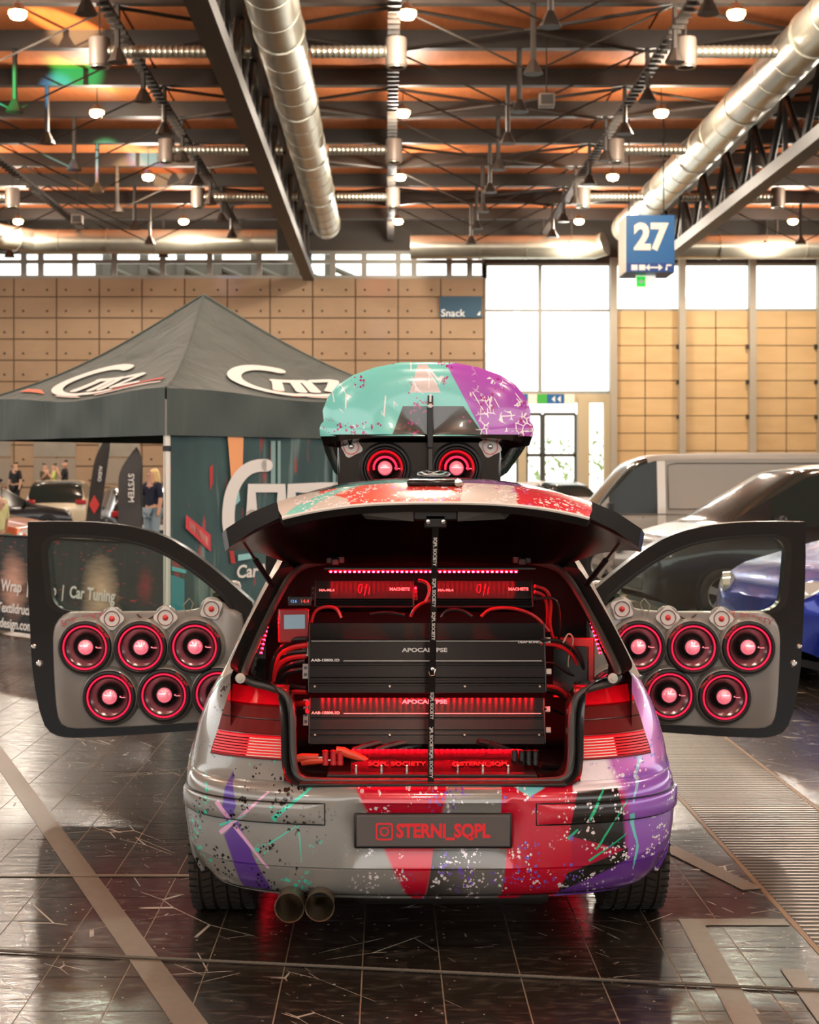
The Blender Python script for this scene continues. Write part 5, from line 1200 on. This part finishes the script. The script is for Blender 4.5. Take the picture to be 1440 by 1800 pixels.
def bgcar(label, X, Y, heading, L, W, H, paint, style, R=.32, lights=True, win=((.31,.52),(.545,.74),(.765,.90)), rimc=(190,186,178), cat='car', name=None):
    t = thing(name or ('van' if style == 'van' else 'parked_car'), label, cat, (X, Y, 0), heading)
    tab, zbf = PROF[style]; zb = zbf*H; N = 60
    fs_ = [0,.006,.015,.03]+[k/N for k in range(3, N-1)]+[.975,.99,1]
    ys = lambda f: L/2-f*L
    def top(f): return sum(interp(tab, min(1, max(0, f+d))) for d in (-.012,-.006,0,.006,.012))/5*H
    rows, gs = [], []
    for f in fs_:
        zt = top(f); g = max(0, min(1, (zt-zb)/(H-zb))); gs.append(g)
        e = abs(2*f-1); w_ = W/2*(1-.05*e**3-.30*max(0, (e-.93)/.07)**2.5*(1 if style != 'van' or f < .5 else .2))
        zs = min(zb+.02*(f-.5), zt-.05); tum = .80 if style != 'van' else .88
        xr = lerp(w_*.93, w_*tum, g)
        zlow = .20+.12*max(0, (e-.9)/.1)
        sec = [(w_*.93, zlow), (w_*.99, zlow+.16), (w_, min(.55, zs-.1)), (w_*.985, zs-.06), (w_*.95, zs), (xr, max(zs+.006, zt-.07*g-.012)), (xr*.90, zt-.010), (xr*.5, zt+.006), (0, zt+.010)]
        rows.append([(-x, ys(f), z) for x, z in sec]+[(x, ys(f), z) for x, z in sec[::-1][1:]])
    body = MB().grid(rows); nc = len(rows[0]); kb = []; wins = {}
    for fc in body.f:
        i, j0 = fc[0]//nc, fc[0] % nc; j = min(j0, nc-2-j0); f = (fs_[i]+fs_[min(i+1, len(fs_)-1)])/2; sd = 'l' if j0 < nc/2-.5 else 'r'; key = None
        gm = min(gs[i], gs[min(i+1, len(gs)-1)])
        if j == 4 and gm > .12:
            for k, (a, b_) in enumerate(win):
                if a < f < b_: key = ('side_window', sd, k)
        sl = gs[min(i+1, len(gs)-1)]-gs[i]
        if j >= 5 and .02 < (gs[i]+gs[min(i+1, len(gs)-1)])/2 < .93:
            if f < .5: key = ('windscreen', '', 0)
            elif style != 'van': key = ('rear_window', '', 0)
        if key: wins.setdefault(key, []).append(fc)
        else: kb.append(fc)
    allv = body.v; body.f = kb; body.m = [0]*len(kb)
    body.f += [tuple(range(nc))[::-1], tuple(range((len(rows)-1)*nc, len(rows)*nc))]; body.m += [0, 0]
    body.build('body', paint, t, smooth=40)
    for key, ff in wins.items():
        used = sorted({i for f_ in ff for i in f_}); mp_ = {i: k for k, i in enumerate(used)}
        MB().add([allv[i] for i in used], [tuple(mp_[i] for i in f_) for f_ in ff]).build(key[0], carglass, t, smooth=40)
    for fx in (.19, .81):
        for s in (-1, 1):
            MB().lathe([(0,s*(W/2-.10)),(R*1.13,s*(W/2-.10)),(R*1.13,s*(W/2+.006)),(R*.9,s*(W/2+.006)),(R*.9,s*(W/2-.06))], 28, (0, ys(fx), R), 'x').build('wheel_arch', black, t)
            wheel(s*(W/2-.085), ys(fx), R, .20, t, s, mat('rim_%d_%d' % (rimc[0], rimc[2]), rimc, .3, .7), tread=False)
    for s in (-1, 1):
        zz = top(.03)-.06 if style != 'van' else .82
        MB().lathe([(.02,.0),(.10,.02),(.14,.06),(.13,.12),(.0001,.15)], 14, (0,0,0)).xf(Matrix.Translation((s*W*.36, ys(.045), zz)) @ Matrix.Rotation(s*-.5, 4, 'Z') @ Matrix.Scale(-1, 4, (0,1,0)) @ Matrix.Diagonal((1.4,1,.75,1))).build('headlight', mat('headlight_clear', (226,226,218), .1, .3, coat=.8), t)
        MB().box((s*W*.40, ys(.985), zb*.92), (W*.17, .14, .14)).build('tail_light', mat('tail_red', (170,16,22), .2, coat=.6), t, bevel=.03)
        yf = ys(.33 if style != 'van' else .20); MB().box((s*(W/2+.06), yf, zb+.06), (.16, .09, .13 if style != 'van' else .24)).box((s*(W/2-.02), yf, zb+.03), (.1, .04, .04)).build('mirror', paint if style != 'van' else black, t, bevel=.03)
        MB().box((s*(W/2-.012), ys(.53), zb-.10), (.03, .16, .025)).build('door_handle', black, t, bevel=.006)
        for fx in (.30, .54, .76):
            if style == 'van' and fx > .5: continue
            MB().tube([(s*(W/2*.992), ys(fx), .34), (s*(W/2+.001), ys(fx), .55), (s*W/2*.97, ys(fx), zb-.02)], .005, 4).build('door_seam', black, t)
    MB().box((0, ys(.003), .42), (W*.62, .04, .16)).build('grille', black, t, bevel=.02); MB().box((0, ys(1)-.01, .52 if style != 'van' else .6), (.50, .02, .11)).build('number_plate', mat('plate_white', (216,214,206), .4), t, smooth=0)
    MB().box((0, 0, .17), (W*.86, L*.9, .06)).build('underbody', black, t, smooth=0)
    return t
def paint(name, c, m=.3, r=.25): return mat(name, c, r, m, coat=.6)
pO, pW, pK, pB = paint('paint_copper', (190,96,62)), paint('paint_cream', (214,198,166), .1), paint('paint_black', (24,22,21)), paint('paint_blue', (16,44,150), .45)
pG, pD, pWh = mat('paint_matt_grey', (150,148,140), .45, .1), paint('paint_anthracite', (52,48,44)), paint('paint_white', (226,224,216), 0)
bgcar('copper orange hatchback parked at the left edge behind the tent wall', -7.5, 26.3, -PI/2-.25, 4.2, 1.78, 1.46, pO, 'hatch')
bgcar('cream white estate car seen from behind, left of the tent leg', -9.9, 48, 0.12, 4.7, 1.82, 1.50, pW, 'estate')
bgcar('dark saloon parked beyond the cream estate car', -6.9, 50, .3, 4.4, 1.8, 1.45, pK, 'hatch')
bgcar('anthracite car seen from behind under the tent left of its leg', -5.7, 36, .3, 4.2, 1.78, 1.40, pD, 'hatch')
bgcar('black hatchback far back left between the flags', -10.0, 39, -.9, 4.2, 1.78, 1.42, pK, 'hatch')
bgcar('dark red car far back beside the feather flags', -6.2, 57.5, 1.3, 4.2, 1.78, 1.4, paint('paint_dark_red', (120,22,26)), 'hatch')
van = bgcar('matt light grey panel van parked behind the right car door', 4.75, 24.0, PI/2, 4.95, 1.92, 1.98, pG, 'van', R=.34, win=((.20,.345),))
vx = lambda z: -interp([(0,.955),(1.07,.948),(1.9,.85)], z)-.004
pts = [(vx(z), y, z) for y, z in ((.62,1.16),(.62,1.5),(.62,1.80),(.5,1.83),(-1.8,1.83),(-1.95,1.78),(-1.95,1.16),(.62,1.16))]
MB().tube(pts, .008, 4).build('panel_seam', mat('van_seam', (96,94,90), .5), van)
MB().tube([(vx(1.08)-.002, 2.1, 1.08), (vx(1.08)-.002, -2.3, 1.08)], .008, 4).build('waist_seam', MATS['van_seam'], van)
MB().grid([[(vx(z)-.002, .66, z), (vx(z)-.002, .78, z)] for z in (.5,.9,1.2,1.5,1.86)]).build('pillar_strip', pWh, van)
MB().add([(vx(1.45)-.003,-1.35,1.45),(vx(1.62)-.003,-1.1,1.62),(vx(1.78)-.003,-1.35,1.78),(vx(1.62)-.003,-1.6,1.62)], [(0,1,2,3)]).build('grey_decal', mat('decal_grey', (110,108,104), .5), van, smooth=0)
mp = bgcar('black people carrier facing left behind the right door window', 5.05, 18.8, PI/2+.15, 4.5, 1.82, 1.78, paint('paint_black_mpv', (22,20,19), .1, .3), 'mpv', R=.31)
bl = bgcar('metallic blue sports hatchback at the right edge, facing left', 5.0, 13.3, PI/2+.28, 4.2, 1.80, 1.58, pB, 'sport', R=.32)
dv = bgcar('dark high van behind the grey van with its rear lid raised', 10.2, 31, PI/2+.1, 4.9, 1.9, 2.25, pD, 'van', R=.34, win=((.20,.345),))
p = P(1428, 745, 30); 
MB().box((0,0,0), (1.1,.9,.06), Matrix.Rotation(-.9, 3, 'X')).xf(Matrix.Translation((0,-1.2,2.55)))
ld_ = MB().grid([[(lerp(-.55,.55,u/8), lerp(0,.25,v/6), lerp(0,.95,v/6)-.1*((u-4)/4)**2) for u in range(9)] for v in range(7)]).grid([[(lerp(-.55,.55,u/8), lerp(0,.25,v/6)+.05, lerp(0,.95,v/6)-.1*((u-4)/4)**2) for u in range(9)] for v in range(7)])
o = ld_.build('open_lid', glossblack, dv); o.location = (0, .9, 2.2)
for k in range(5): MB().box((0, .9-.02+.04*k, 2.2+.18+.13*k), (.7, .05, .03)).build('lid_slat', mat('lid_grey', (110,104,100), .4), dv)
bgcar('white car far back left of the grey van', 5.2, 52, .4, 4.3, 1.8, 1.46, pWh, 'hatch'); bgcar('second white car far back, right behind the speaker cabinet', 3.6, 44, -.7, 4.3, 1.8, 1.45, pWh, 'hatch')
# ------------------------------------------------------------------ feather flags
def feather(lab, px, ptop, D, hm, wm, lean, cloth, mark, words):
    p = P(px, ptop, D); t = thing('feather_flag', lab, 'flag', (p.x, D, 0)); zt = p.z
    n_ = 24; pole = [Vector((lean*(k/n_)+(-.25*wm*max(0, (k/n_-.85)/.15)**2), 0, zt*k/n_)) for k in range(n_+1)]
    MB().tube(pole, .015, 6).build('pole', black, t); rows = []
    for k in range(n_+1):
        f = k/n_
        if f < .12: continue
        q = pole[k]; w_ = wm*min(1, ((f-.12)/.1)**.5)*(1-max(0, (f-.72)/.28)**2.2); rows.append([q+Vector((-w_*j/4, .02*math.sin(j+k*.5), 0)) for j in range(5)])
    MB().grid(rows).build('banner', cloth, t)
    text(words, wm*.36, pole[int(n_*.72)]+Vector((-wm*.45,-.04,-.1)), (lean*.1, 0, -1) if False else (-lean*.3, 0, -1), (1,0,0), white, t, bold=.002, align='CENTER')
    if mark:
        c_ = pole[int(n_*.45)]+Vector((-wm*.5,-.05,0)); MB().add([c_+Vector((-wm*.4,0,0)), c_+Vector((0,0,wm*.7)), c_+Vector((wm*.4,0,0)), c_+Vector((0,0,-wm*.7))], [(0,1,2,3)]).build('red_diamond', mat('flag_red', (206,60,56), .6), t, smooth=0)
    MB().lathe([(0,.04),(.25,.03),(.28,0)], 16, (0,0,0), 'z').build('base_plate', black, t)
gfl = mat('flag_grey', (66,66,66), .7, var=.15)
feather('dark feather flag with red diamond, left of the other', 166, 762, 32.5, 3, .28, .35, mat('flag_dark', (48,44,42), .7, var=.2), True, 'AUDIO'); feather('grey feather flag with pale lettering near the blonde woman', 248, 786, 28, 2.4, .42, .02, gfl, False, 'SYSTEM')
# ------------------------------------------------------------------ people
plat = tag(MB().box((-12, 53.2, .16), (4.6, 3.6, .32)).build('stage_platform', mat('stage_grey', (60,56,52), .7), smooth=0, bevel=.02), 'low dark platform at the foot of the concrete wall', 'platform')
def person(lab, X, Y, z0, rz, h, shirt, trousers, skin, hair, armL, armR, longhair=False):
    t = thing('person', lab, 'person', (X, Y, z0), rz); k = h/1.75
    def skinned(nm, V, E_, R, m, root=0, sub=1):
        me = bpy.data.meshes.new(nm); me.from_pydata([tuple(c*k for c in v) for v in V], E_, []); me.materials.append(m)
        o = bpy.data.objects.new(nm, me); col.objects.link(o); o.parent = t; o.modifiers.new('skin', 'SKIN'); me.skin_vertices or None
        if not me.skin_vertices: bpy.context.view_layer.update()
        for i, r in enumerate(R):
            d = me.skin_vertices[0].data[i]; d.radius = (r[0]*k, r[1]*k) if isinstance(r, tuple) else (r*k, r*k); d.use_root = (i == root)
        s_ = o.modifiers.new('sub', 'SUBSURF'); s_.levels = s_.render_levels = sub
        for p_ in me.polygons: p_.use_smooth = True
        return o
    V = [(0,0,.95),(0,0,1.12),(0,-.01,1.36),(0,0,1.48),(0,.01,1.56),(0,.01,1.70),
         (-.10,0,.90),(-.11,.02,.50),(-.11,-.02,.08),(-.12,.14,.03),(.10,0,.90),(.11,.02,.50),(.11,-.02,.08),(.12,.14,.03),
         (-.18,0,1.42),*armL,(.18,0,1.42),*armR]
    E_ = [(0,1),(1,2),(2,3),(3,4),(4,5),(0,6),(6,7),(7,8),(8,9),(0,10),(10,11),(11,12),(12,13),(2,14),(14,15),(15,16),(16,17),(2,18),(18,19),(19,20),(20,21)]
    R = [(.15,.10),(.13,.09),(.16,.10),.055,(.07,.085),(.075,.09),.085,.06,.045,.035,.085,.06,.045,.035,.06,.045,.038,.03,.06,.045,.038,.03]
    skinned('body', V, E_, R, skin)
    c = lambda r, a: tuple(x+a for x in r) if isinstance(r, tuple) else r+a
    skinned('shirt', [V[0],V[1],V[2],(0,0,1.45),V[14],V[15],V[18],V[19]], [(0,1),(1,2),(2,3),(2,4),(4,5),(2,6),(6,7)], [c(R[0],.02),c(R[1],.025),c(R[2],.02),.06,.075,.06,.075,.06], shirt)
    skinned('trousers', [V[0],V[6],V[7],V[8],V[10],V[11],V[12]], [(0,1),(1,2),(2,3),(0,4),(4,5),(5,6)], [c(R[0],.012),.098,.075,.062,.098,.075,.062], trousers)
    if longhair: skinned('hair', [(0,-.02,1.74),(0,-.06,1.64),(0,-.09,1.45),(.03,-.10,1.30)], [(0,1),(1,2),(2,3)], [.09,.11,.10,.05], hair)
    else: skinned('hair', [(0,-.02,1.745),(0,-.045,1.67)], [(0,1)], [.092,.088], hair)
    for s in (-1, 1): MB().lathe([(0,.01),(.012,.006),(.014,0)], 8, (0,0,0)).xf(Matrix.Translation((s*.03*k, .085*k, 1.66*k)) @ Matrix.Rotation(PI, 4, 'Z')).build('eye', black, t)
    MB().tube([(0,.09*k,1.66*k),(0,.118*k,1.625*k)], [.008,.014], 6).build('nose', skin, t); MB().tube([(-.025*k,.094*k,1.59*k),(.025*k,.094*k,1.59*k)], .006, 5).build('mouth', mat('lips', (170,90,84), .6), t)
skinm = mat('skin', (206,158,130), .5); dkc, jean = mat('cloth_black', (26,25,26), .8), mat('denim_pale', (140,160,170), .8)
down = lambda s: [(s*.24,0,1.15),(s*.25,.06,.92),(s*.25,.09,.82)]
up_a = lambda s: [(s*.26,.06,1.20),(s*.16,.22,1.42),(s*.10,.22,1.52)]
br, bk, bl_ = mat('hair_brown', (62,42,30), .6), mat('hair_black', (26,22,20), .6), mat('hair_blonde', (226,196,130), .5)
p = P(268, 850, 31); person('blonde woman in dark top and pale jeans beside the grey feather flag', p.x, 31, 0, PI-.7, 1.80, mat('top_navy', (22,26,50), .8), jean, skinm, bl_, down(-1), up_a(1), True)
for px, rz, h, sh, hr, aL, aR, lab in ((27, 2.6, 1.78, dkc, bk, down(-1), down(1), 'man in dark jacket at far left on the platform'), (79, -2.0, 1.75, mat('shirt_olive', (80,72,52), .8), br, down(-1), up_a(1), 'person in olive shirt, left of the pale shirt'), (95, 1.8, 1.74, mat('shirt_lime', (206,214,120), .8), br, up_a(-1), down(1), 'person in pale yellow-green shirt between two others'), (114, 1.6, 1.85, dkc, bk, up_a(-1), down(1), 'tall man in black hooded jacket reaching left')):
    yy = 53.8 if px == 79 else 53; p = P(px, 830, yy); person(lab, p.x, yy, .32, rz, h, sh, dkc, skinm, hr, aL, aR)
p = P(-8, 900, 20); person('person in pale yellow shirt cut off by the left picture edge', p.x, 20, 0, 1.2, 1.62, mat('shirt_pale_yellow', (222,222,160), .8), mat('trousers_olive', (110,104,60), .8), skinm, br, down(-1), down(1))
